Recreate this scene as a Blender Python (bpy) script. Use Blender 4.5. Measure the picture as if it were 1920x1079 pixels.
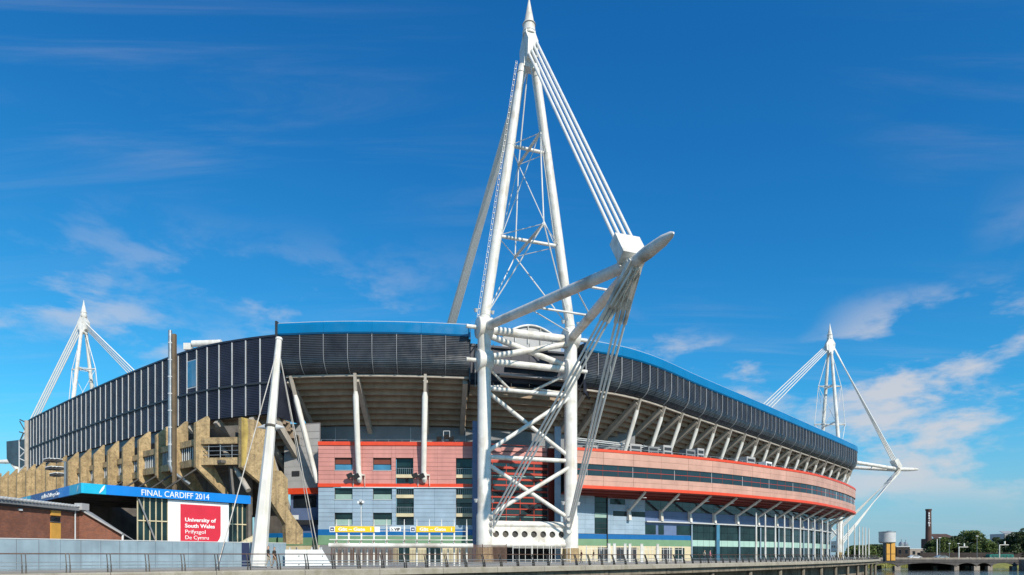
import bpy, bmesh, math, random
from mathutils import Vector as V, Matrix
random.seed(7)
R = math.radians
for o in list(bpy.data.objects): bpy.data.objects.remove(o)
scn = bpy.context.scene
C = scn.collection

# ------------------------------------------------------------------ camera
F, CX, YH, ZC = 1235.0, 960.0, 1042.0, 1.0      # focal length and horizon in photo pixels, eye height over the walkway
cam = bpy.data.cameras.new('camera'); camo = bpy.data.objects.new('camera', cam); C.objects.link(camo)
camo.location = (0, 0, ZC); camo.rotation_euler = (R(90), 0, 0)
cam.sensor_fit = 'HORIZONTAL'; cam.sensor_width = 36; cam.lens = F/1920*36
cam.shift_y = (YH-539.5)/1920; cam.clip_start = 0.5; cam.clip_end = 6000
scn.camera = camo

# ------------------------------------------------------------------ world, sun, exposure
SUN = V((0.56, -0.83, 0)).normalized()*math.cos(R(37)) + V((0, 0, math.sin(R(37))))
w = bpy.data.worlds.new('World'); scn.world = w; w.use_nodes = True
nt = w.node_tree; nt.nodes.clear()
def wn(t, **k):
    n = nt.nodes.new(t)
    for a, b in k.items(): setattr(n, a, b)
    return n
wl = nt.links.new
out = wn('ShaderNodeOutputWorld'); bg = wn('ShaderNodeBackground'); bg.inputs[1].default_value = 0.1
sky = wn('ShaderNodeTexSky', sky_type='NISHITA', sun_disc=False)
sky.sun_elevation = R(37); sky.sun_rotation = math.atan2(SUN.x, SUN.y)
sky.altitude = 0; sky.air_density = 1.0; sky.dust_density = 0.2; sky.ozone_density = 4.0
spc = wn('ShaderNodeSeparateColor'); wl(sky.outputs[0], spc.inputs[0]); tn = wn('ShaderNodeCombineColor')     # deep polarised blue, toned after mth() below
tc = wn('ShaderNodeTexCoord'); sep = wn('ShaderNodeSeparateXYZ'); wl(tc.outputs['Generated'], sep.inputs[0])
def mth(op, a, b=None, clamp=False):
    n = wn('ShaderNodeMath', operation=op, use_clamp=clamp)
    for i, q in enumerate((a, b)):
        if q is None: continue
        if isinstance(q, (int, float)): n.inputs[i].default_value = q
        else: wl(q, n.inputs[i])
    return n.outputs[0]
for _i, (_p, _a) in enumerate(((1.7, .165), (1.15, .93), (.85, 1.74))): wl(mth('MULTIPLY', mth('POWER', spc.outputs[_i], _p), _a), tn.inputs[_i])
def ramp(x, a, b):
    n = wn('ShaderNodeMapRange', interpolation_type='SMOOTHSTEP'); wl(x, n.inputs[0])
    n.inputs[1].default_value = a; n.inputs[2].default_value = b
    return n.outputs[0]
CIRX, CUMX, CUMM, CIRA = 28.5, 4.29, 5.99, 10
zz = mth('MAXIMUM', sep.outputs[2], 0.02)
zs = mth('ADD', zz, 0.10)
cxy = wn('ShaderNodeCombineXYZ')
wl(mth('DIVIDE', sep.outputs[0], zs), cxy.inputs[0]); wl(mth('DIVIDE', sep.outputs[1], zs), cxy.inputs[1])
def noise(vec, scale, detail, rough, loc=(0,0,0), sc=(1,1,1), rot=(0,0,0), dist=0.0):
    m = wn('ShaderNodeMapping'); m.inputs['Location'].default_value = loc; m.inputs['Scale'].default_value = sc
    m.inputs['Rotation'].default_value = rot; wl(vec, m.inputs[0])
    n = wn('ShaderNodeTexNoise'); n.inputs['Scale'].default_value = scale; n.inputs['Detail'].default_value = detail
    n.inputs['Roughness'].default_value = rough; n.inputs['Distortion'].default_value = dist
    wl(m.outputs[0], n.inputs['Vector']); return n.outputs[0]
cirrus = noise(cxy.outputs[0], 2.4, 9, 0.64, (3.1, 1.7, 0), (0.35, 2.6, 1), (0, 0, R(CIRA)), 0.7)
cirmask = noise(cxy.outputs[0], 0.7, 3, 0.5, (CIRX, 2.2, 0))
c1 = mth('MULTIPLY', ramp(cirrus, 0.44, 0.84), ramp(cirmask, 0.40, 0.68))
c1 = mth('MULTIPLY', c1, 0.22)
# low cumulus, flattened, broken into small heads
cum = noise(tc.outputs['Generated'], 7.5, 9, 0.58, (CUMX, 0.4, 0.2), (1, 1, 2.4), (0, 0, 0), 0.15)
cummask = noise(tc.outputs['Generated'], 2.1, 2, 0.5, (CUMM, 0.55, 0.3), (1, 1, 2.2))
c2 = mth('MULTIPLY', ramp(cum, 0.46, 0.64), ramp(cummask, 0.42, 0.58))
c2 = mth('MULTIPLY', c2, mth('MULTIPLY', ramp(sep.outputs[2], 0.03, 0.09), mth('SUBTRACT', 1.0, ramp(sep.outputs[2], 0.22, 0.45))))
c2 = mth('MULTIPLY', c2, 0.85)
cl = mth('MAXIMUM', c1, c2, True)
hz = wn('ShaderNodeMixRGB'); wl(mth('MULTIPLY', mth('SUBTRACT', 1.0, ramp(sep.outputs[2], 0.0, 0.20)), 0.8), hz.inputs[0]); wl(tn.outputs[0], hz.inputs[1]); hz.inputs[2].default_value = (2.7, 3.8, 5.2, 1)   # haze near the horizon, all round
mx = wn('ShaderNodeMixRGB'); wl(cl, mx.inputs[0]); wl(hz.outputs[0], mx.inputs[1]); mx.inputs[2].default_value = (5.9, 5.9, 6.2, 1)
wl(mx.outputs[0], bg.inputs[0]); wl(bg.outputs[0], out.inputs[0])

sun = bpy.data.lights.new('sun', 'SUN'); sun.energy = 4.4; sun.angle = R(0.53); sun.color = (1.0, 0.93, 0.82)
suno = bpy.data.objects.new('sun', sun); C.objects.link(suno); suno.location = (60, -80, 120)
suno.rotation_euler = SUN.to_track_quat('Z', 'Y').to_euler()
scn.view_settings.view_transform = 'Standard'; scn.view_settings.look = 'None'
scn.view_settings.gamma = 1; scn.view_settings.exposure = 0.15; scn.view_settings.use_curve_mapping = False
scn.render.engine = 'CYCLES'
scn.cycles.max_bounces = 5; scn.cycles.diffuse_bounces = 3; scn.cycles.glossy_bounces = 3

# ------------------------------------------------------------------ survey helpers (photo pixel -> point in the place)
def P(x, y, Y): return V(((x-CX)/F*Y, Y, ZC+(YH-y)/F*Y))
def PZ(x, y, z):
    Y = F*(z-ZC)/(YH-y); return V(((x-CX)/F*Y, Y, z))
class Plane:                                       # a vertical facade plane through two plan points
    def __init__(s, a, b):
        s.a = V((a[0], a[1], 0)); s.d = V((b[0]-a[0], b[1]-a[1], 0)); s.L = s.d.length; s.d.normalize()
        s.n = V((s.d.y, -s.d.x, 0))
    def hit(s, x, y):
        d = V(((x-CX)/F, 1, (YH-y)/F)); t = (s.a.dot(s.n))/d.dot(s.n); p = d*t
        return (p-s.a).dot(s.d), p.z+ZC
    def pt(s, l, z, o=0.0): q = s.a+s.d*l+s.n*o; return V((q.x, q.y, z))
    def px(s, x, y, o=0.0): l, z = s.hit(x, y); return s.pt(l, z, o)

# ------------------------------------------------------------------ mesh helpers
class MB:
    def __init__(s): s.v = []; s.f = []
    def add(s, vs, fs):
        b = len(s.v); s.v += [V(q) for q in vs]; s.f += [tuple(i+b for i in f) for f in fs]; return s
    def box(s, c, a, b, d):                       # centre + three half vectors
        c, a, b, d = V(c), V(a), V(b), V(d)
        vs = [c+a*i+b*j+d*k for k in (-1, 1) for j in (-1, 1) for i in (-1, 1)]
        fs = [(0,2,3,1),(4,5,7,6),(0,1,5,4),(2,6,7,3),(0,4,6,2),(1,3,7,5)]
        if a.cross(b).dot(d) < 0: fs = [f[::-1] for f in fs]
        return s.add(vs, fs)
    def abox(s, x0, x1, y0, y1, z0, z1):
        return s.box(((x0+x1)/2, (y0+y1)/2, (z0+z1)/2), ((x1-x0)/2,0,0), (0,(y1-y0)/2,0), (0,0,(z1-z0)/2))
    def beam(s, p, q, w, h, up=(0,0,1)):           # rectangular bar
        p, q = V(p), V(q); t = q-p; up = V(up)
        sd = t.cross(up)
        if sd.length < 1e-5: sd = t.cross(V((1,0,0)))
        sd.normalize(); u2 = sd.cross(t).normalized()
        return s.box((p+q)/2, t/2, sd*w/2, u2*h/2)
    def tube(s, p, q, r0, r1=None, n=12, cap=True):
        p, q = V(p), V(q); r1 = r0 if r1 is None else r1
        return s.ptube([p, q], [r0, r1], n, cap)
    def ptube(s, pts, rs, n=10, cap=True):
        pts = [V(a) for a in pts]; b = len(s.v)
        if not hasattr(rs, '__len__'): rs = [rs]*len(pts)
        t0 = (pts[1]-pts[0]).normalized(); up = V((0,0,1)) if abs(t0.z) < .9 else V((0,1,0))
        sd = t0.cross(up).normalized()
        for i, p in enumerate(pts):
            t = (pts[min(i+1, len(pts)-1)]-pts[max(i-1, 0)]).normalized()
            sd = (sd-t*sd.dot(t)).normalized(); u2 = t.cross(sd)
            for k in range(n):
                a = 2*math.pi*(k+.5)/n; s.v.append(p+(sd*math.cos(a)+u2*math.sin(a))*rs[i])
        for i in range(len(pts)-1):
            for k in range(n):
                k2 = (k+1) % n; s.f.append((b+i*n+k, b+i*n+k2, b+(i+1)*n+k2, b+(i+1)*n+k))
        if cap:
            s.f.append(tuple(b+k for k in range(n))[::-1]); s.f.append(tuple(b+(len(pts)-1)*n+k for k in range(n)))
        return s
    def prism(s, poly, ext):                       # planar polygon extruded by a vector
        poly = [V(p) for p in poly]; n = len(poly); ext = V(ext)
        nrm = V((0,0,0))
        for i in range(n): nrm += poly[i].cross(poly[(i+1) % n])
        if nrm.dot(ext) > 0: poly = poly[::-1]
        fs = [tuple(range(n)), tuple(range(2*n-1, n-1, -1))]+[(i, i+n, (i+1) % n+n, (i+1) % n) for i in range(n)]
        return s.add(poly+[p+ext for p in poly], fs)
    def quad(s, a, b, c, d): return s.add([a, b, c, d], [(0,1,2,3)])
LOC = {}
def build(name, mb, m, parent=None, smooth=False, loc=None):
    base = LOC[parent.name] if parent else V(loc if loc is not None else (0,0,0))
    me = bpy.data.meshes.new(name); me.from_pydata([tuple(q-base) for q in mb.v], [], mb.f); me.materials.append(m)
    if smooth:
        me.polygons.foreach_set('use_smooth', [True]*len(me.polygons))
        try: me.set_sharp_from_angle(angle=R(35))
        except Exception: pass
    me.update()
    o = bpy.data.objects.new(name, me); C.objects.link(o)
    if parent: o.parent = parent
    else: o.location = base
    LOC[o.name] = base; return o
def tag(o, label, cat, group=None):
    o['label'] = label; o['category'] = cat
    if group: o['group'] = group
    return o
def thing(name, label, cat, loc, group=None):
    o = bpy.data.objects.new(name, None); C.objects.link(o); o.location = V(loc); o.empty_display_size = 0.5
    LOC[o.name] = V(loc); return tag(o, label, cat, group)
def struct(name, mb, m, kind='structure'):
    o = build(name, mb, m); o['kind'] = kind; return o
def text_part(name, body, size, origin, xdir, up, m, parent, depth=0.02, align='LEFT', bold=0.0, width=None):
    cu = bpy.data.curves.new(name, 'FONT'); cu.body = body; cu.size = size; cu.align_x = align; cu.extrude = depth; cu.offset = bold
    cu.resolution_u = 3
    t = bpy.data.objects.new(name, cu); C.objects.link(t); bpy.context.view_layer.update()
    me = bpy.data.meshes.new_from_object(t.evaluated_get(bpy.context.evaluated_depsgraph_get()))
    bpy.data.objects.remove(t)
    xd = V(xdir).normalized(); u = V(up).normalized(); nn = xd.cross(u)
    xs = [q.co.x for q in me.vertices]; k = 1.0
    if width: k = width/(max(xs)-min(xs))
    base = LOC[parent.name]
    for q in me.vertices: c = q.co.copy(); q.co = V(origin)+xd*(c.x*k)+u*c.y+nn*c.z-base
    me.materials.clear(); me.materials.append(m)
    o = bpy.data.objects.new(name, me); C.objects.link(o); o.parent = parent; LOC[o.name] = base; return o

class Path:                                        # smooth plan curve; the outside is on its right-hand side
    def __init__(s, pts, smooth=True):
        pts = [V((p[0], p[1])) for p in pts]; d = []
        if smooth:
            e = [pts[0]*2-pts[1]]+pts+[pts[-1]*2-pts[-2]]
            for i in range(1, len(e)-2):
                for k in range(12):
                    t = k/12; a, b, c, g = e[i-1], e[i], e[i+1], e[i+2]
                    d.append(.5*((2*b)+(c-a)*t+(2*a-5*b+4*c-g)*t*t+(3*b-a-3*c+g)*t**3))
            d.append(pts[-1])
        else: d = pts
        s.p = d; s.s = [0]
        for i in range(1, len(d)): s.s.append(s.s[-1]+(d[i]-d[i-1]).length)
        s.L = s.s[-1]
    def pos(s, x):
        x = min(max(x, 0), s.L)
        import bisect
        i = min(max(bisect.bisect_right(s.s, x)-1, 0), len(s.p)-2)
        t = (x-s.s[i])/max(s.s[i+1]-s.s[i], 1e-9); return s.p[i].lerp(s.p[i+1], t)
    def nrm(s, x):
        h = min(1.5, s.L/4); t = (s.pos(min(x+h, s.L))-s.pos(max(x-h, 0))).normalized(); return V((t.y, -t.x))
    def W(s, x, o, z): q = s.pos(x)+s.nrm(x)*o; return V((q.x, q.y, z))
    def find(s, xpix):                             # where the curve crosses a photo column
        best = min(range(201), key=lambda k: abs(CX+F*s.pos(s.L*k/200).x/s.pos(s.L*k/200).y-xpix)); return s.L*best/200
def sweep(mb, path, s0, s1, prof, step=2.5, closed=False, ends=False):
    n = max(1, int(math.ceil((s1-s0)/step-1e-6))); m = len(prof); b = len(mb.v)
    for i in range(n+1):
        x = s0+(s1-s0)*i/n; c = path.pos(x); nn = path.nrm(x)
        for o, z in prof: mb.v.append(V((c.x+nn.x*o, c.y+nn.y*o, z)))
    rng = m if closed else m-1
    for i in range(n):
        for k in range(rng):
            k2 = (k+1) % m; mb.f.append((b+i*m+k, b+i*m+k2, b+(i+1)*m+k2, b+(i+1)*m+k))
    if closed and ends:
        mb.f.append(tuple(b+k for k in range(m))); mb.f.append(tuple(b+n*m+k for k in range(m))[::-1])
    return mb
def rect(o0, o1, z0, z1): return [(o1, z0), (o0, z0), (o0, z1), (o1, z1)][::-1]

# ------------------------------------------------------------------ materials
def mat(name, col, rough=0.6, metal=0.0, var=0.12, vscale=0.8, streak=0.0, dirt=(0.25, 0.2, 0.14), bump=0.0, bscale=6.0, spec=0.5, stain=0.0, sscale=0.35, fine=0.0):
    m = bpy.data.materials.new(name); m.use_nodes = True; t = m.node_tree; b = t.nodes['Principled BSDF']; L = t.links.new
    b.inputs['Roughness'].default_value = rough; b.inputs['Metallic'].default_value = metal
    b.inputs['Specular IOR Level'].default_value = spec
    g = t.nodes.new('ShaderNodeNewGeometry'); pos = g.outputs['Position']
    def nz(scale, det, sc=(1,1,1)):
        mp = t.nodes.new('ShaderNodeMapping'); mp.inputs['Scale'].default_value = sc; L(pos, mp.inputs[0])
        n = t.nodes.new('ShaderNodeTexNoise'); n.inputs['Scale'].default_value = scale; n.inputs['Detail'].default_value = det
        L(mp.outputs[0], n.inputs['Vector']); return n.outputs[0]
    def rr(x, a, b_, c=0., d=1.):
        n = t.nodes.new('ShaderNodeMapRange'); L(x, n.inputs[0])
        for i, q in enumerate((a, b_, c, d)): n.inputs[i+1].default_value = q
        return n.outputs[0]
    def mix(fac, a, c, mode='MIX'):
        n = t.nodes.new('ShaderNodeMixRGB'); n.blend_type = mode
        for i, q in enumerate((fac, a, c)):
            if isinstance(q, (int, float)): n.inputs[i].default_value = q
            elif isinstance(q, tuple): n.inputs[i].default_value = (*q[:3], 1)
            else: L(q, n.inputs[i])
        return n.outputs[0]
    c = tuple(col)
    lo = tuple(x*(1-var) for x in col); hi = tuple(min(1, x*(1+var)) for x in col)
    c = mix(rr(nz(vscale, 4), .3, .7), lo, hi)
    if fine: c = mix(rr(nz(bscale*2, 3), .35, .65, 0, fine), c, tuple(x*.45 for x in col))
    if streak: c = mix(rr(nz(1.0, 4, (1.6, 1.6, .07)), .5, .8, 0, streak), c, dirt)
    if stain: c = mix(rr(nz(sscale, 6), .5, .68, 0, stain), c, dirt)
    oi = t.nodes.new('ShaderNodeObjectInfo'); c = mix(1.0, c, rr(oi.outputs['Random'], 0, 1, 1-var*.6, 1.0), 'MULTIPLY')
    L(c, b.inputs['Base Color'])
    L(rr(nz(vscale*3, 3), .3, .7, max(0, rough-.08), min(1, rough+.1)), b.inputs['Roughness'])
    if bump:
        bp = t.nodes.new('ShaderNodeBump'); bp.inputs['Strength'].default_value = bump; bp.inputs['Distance'].default_value = .05
        L(nz(bscale, 5), bp.inputs['Height']); L(bp.outputs[0], b.inputs['Normal'])
    return m
M = {}
M['white'] = mat('white_steel', (.76,.735,.675), .45, var=.07, streak=.5, dirt=(.36,.28,.18), stain=.42, sscale=.55)
M['whited'] = mat('weathered_white_steel', (.74,.71,.65), .5, var=.08, streak=.3, dirt=(.22,.17,.11), stain=.75, sscale=.28)
M['cable'] = mat('cable_steel', (.76,.74,.69), .45, var=.06, streak=.15)
M['cabled'] = mat('weathered_cable_steel', (.52,.48,.43), .5, var=.15, stain=.5, sscale=.6)
M['louvre'] = mat('navy_louvre_metal', (.064,.069,.076), .30, metal=.25, var=.38, vscale=.3, spec=.8)
M['louvrew'] = mat('navy_wall_panel', (.024,.028,.045), .42, var=.38, vscale=.3, spec=.45)
M['trim'] = mat('pale_trim', (.55,.56,.56), .5, var=.08)
M['blue'] = mat('blue_fascia', (.002,.165,.38), .3, var=.08, vscale=.2)
M['conc'] = mat('precast_concrete', (.36,.27,.19), .85, var=.18, vscale=.6, streak=.35, dirt=(.09,.07,.05), bump=.2)
M['raker'] = mat('raker_concrete', (.42,.37,.31), .8, var=.14, streak=.3, dirt=(.16,.13,.1), bump=.2)
M['oldconc'] = mat('weathered_old_concrete', (.54,.385,.20), .9, var=.3, vscale=.9, streak=.8, dirt=(.12,.09,.05), stain=.5, sscale=2.6, bump=.7, bscale=3.5, fine=.5)
M['lichen'] = mat('lichen_concrete', (.50,.36,.10), .9, var=.3, vscale=1.2, streak=.6, dirt=(.14,.10,.04), stain=.5, bump=.5)
M['darkc'] = mat('shaded_stand_concrete', (.13,.115,.10), .9, var=.25, streak=.5, dirt=(.03,.03,.03), bump=.3)  # dark tone stands for the shade under the stand and canopy
M['pink'] = mat('salmon_cladding', (.61,.265,.225), .5, var=.11, vscale=.5, streak=.28, dirt=(.36,.17,.14))
M['pinkw'] = mat('terracotta_cladding', (.58,.325,.245), .5, var=.14, vscale=.4, streak=.32, dirt=(.36,.22,.16))
M['red'] = mat('orange_red_trim', (.74,.065,.018), .45, var=.08, streak=.2, dirt=(.4,.05,.03))
M['rib'] = mat('panel_rib', (.33,.34,.35), .5, var=.15)
M['redbar'] = mat('red_glazing_bar', (.46,.04,.015), .5, var=.1)
M['soffit'] = mat('dark_red_soffit', (.20,.022,.012), .55, var=.15)
M['bluegrey'] = mat('pale_blue_cladding', (.31,.41,.50), .45, var=.13, vscale=.4, streak=.2, dirt=(.22,.27,.33))
M['bluegrey_shade'] = mat('shaded_blue_cladding', (.12,.17,.30), .45, var=.08)  # darker copy of the pale blue cladding, shade put into its colour
M['gap'] = mat('joint_backing', (.17,.16,.165), .8, var=.1)
M['grey'] = mat('grey_inner_cladding', (.21,.215,.22), .6, var=.1, streak=.1)
M['greylite'] = mat('light_grey_cladding', (.40,.39,.38), .6, var=.08)
M['stripe'] = mat('royal_blue_stripe', (.006,.12,.34), .4, var=.06)
M['green'] = mat('sage_green_band', (.17,.30,.17), .5, var=.08)
M['cream'] = mat('cream_wall', (.62,.53,.34), .7, var=.1, streak=.2, dirt=(.35,.3,.2))
M['mint'] = mat('mint_spandrel', (.38,.56,.48), .3, var=.06)
M['glass'] = mat('dark_glass', (.012,.018,.024), .06, var=.3, vscale=.3, spec=.9)
M['glassg'] = mat('green_glass', (.012,.032,.034), .12, var=.4, vscale=.4, spec=.45)
M['glassm'] = mat('frosted_green_glass', (.30,.42,.36), .25, var=.08)
M['glassb'] = mat('mirror_blue_glass', (.06,.22,.36), .08, var=.25, vscale=.5, spec=.9)
M['rust'] = mat('rust_red_panel', (.20,.05,.025), .5, var=.15)
M['frame'] = mat('dark_frame', (.03,.033,.037), .5, var=.1)
M['steel'] = mat('galvanised_steel', (.42,.42,.42), .38, metal=.75, var=.15, vscale=2)
M['darksteel'] = mat('dark_painted_steel', (.05,.045,.04), .55, var=.2, stain=.3)
M['railtop'] = mat('brown_handrail', (.13,.07,.045), .5, var=.2, vscale=2)
M['railwire'] = mat('stainless_rail', (.50,.50,.50), .3, metal=.7, var=.1)
M['brick'] = None
M['yellow'] = mat('yellow_sign', (.85,.55,.01), .5, var=.04)
M['ochre'] = mat('ochre_panel', (.66,.34,.06), .7, var=.1, vscale=2)
M['signwhite'] = mat('white_sign', (.82,.82,.80), .5, var=.03)
M['signred'] = mat('crimson_print', (.62,.02,.045), .55, var=.06, vscale=1.2)
M['navy'] = mat('navy_print', (.01,.02,.10), .5, var=.05)
M['black'] = mat('black_rubber', (.012,.012,.012), .7, var=.2)
M['hoard'] = mat('blue_grey_hoarding', (.25,.33,.38), .6, var=.16, vscale=.7, streak=.6, dirt=(.14,.19,.22), stain=.25, sscale=.8)
M['hoardd'] = mat('navy_hoarding', (.018,.03,.085), .6, var=.1)
M['deck'] = mat('walkway_concrete', (.38,.34,.27), .9, var=.15, vscale=.5, streak=.25, dirt=(.2,.17,.1), stain=.45, sscale=1.1, bump=.4, fine=.3)
M['piles'] = mat('river_wall_concrete', (.24,.20,.15), .9, var=.2, streak=.7, dirt=(.05,.045,.035), stain=.5, bump=.3)
M['ground'] = mat('paved_ground', (.32,.30,.27), .9, var=.15, vscale=.2, stain=.3, bump=.2)
M['roof'] = mat('grey_roof_sheet', (.34,.34,.33), .6, var=.1)
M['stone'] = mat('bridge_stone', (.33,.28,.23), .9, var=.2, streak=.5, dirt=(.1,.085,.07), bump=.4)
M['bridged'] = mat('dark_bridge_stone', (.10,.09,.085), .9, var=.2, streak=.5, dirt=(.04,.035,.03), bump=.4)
M['asphalt'] = mat('asphalt', (.05,.05,.05), .9, var=.15)
M['chim'] = mat('sooty_brick', (.085,.045,.035), .9, var=.2, vscale=.4)
M['railbrick'] = mat('blackened_brick', (.035,.026,.022), .9, var=.25, vscale=.3)
M['bark'] = mat('bark', (.09,.065,.045), .9, var=.3)
M['skin'] = mat('skin', (.50,.30,.21), .6, var=.05)
M['hair'] = mat('brown_hair', (.05,.03,.02), .7, var=.2)
def leafmat(name, a, b):
    m = bpy.data.materials.new(name); m.use_nodes = True; t = m.node_tree; bs = t.nodes['Principled BSDF']; bs.inputs['Roughness'].default_value = .6
    g = t.nodes.new('ShaderNodeNewGeometry'); n = t.nodes.new('ShaderNodeTexNoise'); n.inputs['Scale'].default_value = .45; n.inputs['Detail'].default_value = 5
    t.links.new(g.outputs['Position'], n.inputs['Vector'])
    mr = t.nodes.new('ShaderNodeMapRange'); t.links.new(n.outputs[0], mr.inputs[0]); mr.inputs[1].default_value = .35; mr.inputs[2].default_value = .65
    mx = t.nodes.new('ShaderNodeMixRGB'); t.links.new(mr.outputs[0], mx.inputs[0]); mx.inputs[1].default_value = (*a, 1); mx.inputs[2].default_value = (*b, 1)
    t.links.new(mx.outputs[0], bs.inputs['Base Color']); return m
M['leaf'] = leafmat('broadleaf', (.045,.075,.014), (.14,.18,.035))
M['leafd'] = leafmat('dark_leaf', (.022,.040,.012), (.065,.095,.024))
M['scrub'] = leafmat('riverside_scrub', (.16,.16,.03), (.26,.24,.05))
def brickmat():
    m = bpy.data.materials.new('red_brick'); m.use_nodes = True; t = m.node_tree; b = t.nodes['Principled BSDF']; L = t.links.new
    g = t.nodes.new('ShaderNodeNewGeometry'); s = t.nodes.new('ShaderNodeSeparateXYZ'); L(g.outputs['Position'], s.inputs[0])
    a = t.nodes.new('ShaderNodeMath'); a.operation = 'ADD'; L(s.outputs[0], a.inputs[0]); L(s.outputs[1], a.inputs[1])
    c = t.nodes.new('ShaderNodeCombineXYZ'); L(a.outputs[0], c.inputs[0]); L(s.outputs[2], c.inputs[1])
    k = t.nodes.new('ShaderNodeTexBrick'); L(c.outputs[0], k.inputs['Vector']); k.inputs['Scale'].default_value = 1
    k.inputs['Brick Width'].default_value = .225; k.inputs['Row Height'].default_value = .075; k.inputs['Mortar Size'].default_value = .008
    k.inputs['Color1'].default_value = (.26,.075,.035,1); k.inputs['Color2'].default_value = (.15,.045,.03,1); k.inputs['Mortar'].default_value = (.24,.16,.11,1)
    n = t.nodes.new('ShaderNodeTexNoise'); n.inputs['Scale'].default_value = .9; n.inputs['Detail'].default_value = 6; L(g.outputs['Position'], n.inputs['Vector'])
    x = t.nodes.new('ShaderNodeMixRGB'); x.blend_type = 'OVERLAY'; x.inputs[0].default_value = .5; L(k.outputs[0], x.inputs[1]); L(n.outputs[0], x.inputs[2])
    L(x.outputs[0], b.inputs['Base Color']); b.inputs['Roughness'].default_value = .9; return m
M['brick'] = brickmat()
def watermat():
    m = bpy.data.materials.new('river_water'); m.use_nodes = True; t = m.node_tree; b = t.nodes['Principled BSDF']; L = t.links.new
    b.inputs['Base Color'].default_value = (.035,.04,.03,1); b.inputs['Roughness'].default_value = .06
    g = t.nodes.new('ShaderNodeNewGeometry'); n = t.nodes.new('ShaderNodeTexNoise'); n.inputs['Scale'].default_value = .8; n.inputs['Detail'].default_value = 5
    L(g.outputs['Position'], n.inputs['Vector']); bp = t.nodes.new('ShaderNodeBump'); bp.inputs['Strength'].default_value = .8; bp.inputs['Distance'].default_value = .25
    L(n.outputs[0], bp.inputs['Height']); L(bp.outputs[0], b.inputs['Normal']); return m
M['water'] = watermat()

# ================================================================== THE SETTING
WALK = Path([(-95,-34), (-60,3), (-27.1,35.75), (-3.7,56.6), (22.5,81.8), (50,112), (84,156), (103,184)])   # river edge of the walkway
UW = V((.63,.776,0)); VN = V((-.776,.63,0))
ZW = -4.0
mb = MB(); mb.quad((-900,-300,ZW), (900,-300,ZW), (900,900,ZW), (-900,900,ZW)); struct('river', mb, M['water'])
# ground: one sheet east of the river, running to the horizon
mb = MB()
edge = [WALK.pos(WALK.L*i/40)+WALK.nrm(WALK.L*i/40)*-3.4 for i in range(41)]
poly = [(-3000,-34)]+[(e.x, e.y) for e in edge]+[(112,205), (118,262), (150,275), (215,282), (3000,300), (3000,4500), (-3000,4500)]
from mathutils.geometry import tessellate_polygon
tp = [V((x, y, -.06)) for x, y in poly]; mb.add(tp, tessellate_polygon([tp]))
mb.f = [f if (mb.v[f[1]]-mb.v[f[0]]).cross(mb.v[f[2]]-mb.v[f[0]]).z > 0 else f[::-1] for f in mb.f]
struct('ground', mb, M['ground'])
# riverside walkway: deck slab in cast lengths, edge beam, river wall
wk = build('walkway', sweep(MB(), WALK, 0, WALK.L, [(-.62,-.02), (-.62,0), (-5,0.02), (-5,-.5)], 4), M['deck']); wk['kind'] = 'structure'
x = 0.0
while x < WALK.L-.5:
    L_ = min(6.0, WALK.L-x)
    mb = sweep(MB(), WALK, x+.015, x+L_-.015, [(0,-.10), (-.10,0.0), (-.60,.015), (-.60,-.5), (0.0,-.5)][::-1], 2, True, True)
    build('edge_slab', mb, M['deck'], wk); x += 6.0
build('river_wall', sweep(MB(), WALK, 0, WALK.L, [(-3.2,-.5), (-3.2,-6)][::-1], 4), M['piles'], wk)
build('edge_beam', sweep(MB(), WALK, 0, WALK.L, [(-.5,-.5), (-.5,-1.15), (-1.0,-1.15), (-1.0,-.5)][::-1], 4), M['piles'], wk)
x = 4.0
while x < WALK.L:
    a = WALK.W(x, -.45, -.85); b = WALK.W(x, -3.3, -.85); build('cross_beam', MB().beam(a, b, .5, .62), M['piles'], wk)
    if int(x/6) % 2 == 0: build('pile', MB().tube(WALK.W(x, -1.1, -6), WALK.W(x, -1.1, -1.1), .35, n=10), M['piles'], wk, True)
    x += 6.0
# far bank under the bridge
mb = MB(); rows = []
for i in range(40):
    X = 100+i*8; t = random.random()
    rows.append([(X, 258+t*3+X*.04, ZW-.3), (X, 264+t*2+X*.04, ZW+1.2+random.random()*.5), (X, 275+X*.04, -.7)])
for i in range(39):
    for k in range(2): mb.quad(rows[i][k], rows[i+1][k], rows[i+1][k+1], rows[i][k+1])
struct('river_bank', mb, M['scrub'])

# ================================================================== STADIUM
Z_TOP, Z_BL, Z_BOT = 37.0, 35.15, 29.4
st = thing('stadium', 'large stadium with navy louvred rim, blue fascia and curved salmon pink band', 'stadium', (40, 170, 0))
CH = Path([PZ(x, y, Z_TOP).xy for x, y in ((519,608), (610,604.5), (700,604), (790,606), (881,610))])
WEST = Path([PZ(x, y, Z_TOP).xy for x, y in ((1098,638), (1173,652.5), (1236,673), (1302,703), (1340,719.5), (1429,757.5), (1518,797), (1585,827))]+[(115.2,220), (118.6,234), (117,250), (108,266), (92,276)])
REC = Path([(-6.8,108.2), (3,110.5), (13.6,114.2)])
END = Path([(-126,190), (-125.5,178), (-122.5,168.5)]+[PZ(x, y, 35.1).xy for x, y in ((60,785), (180,727), (300,677), (381,650), (463,635), (517,628.5))])

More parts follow.
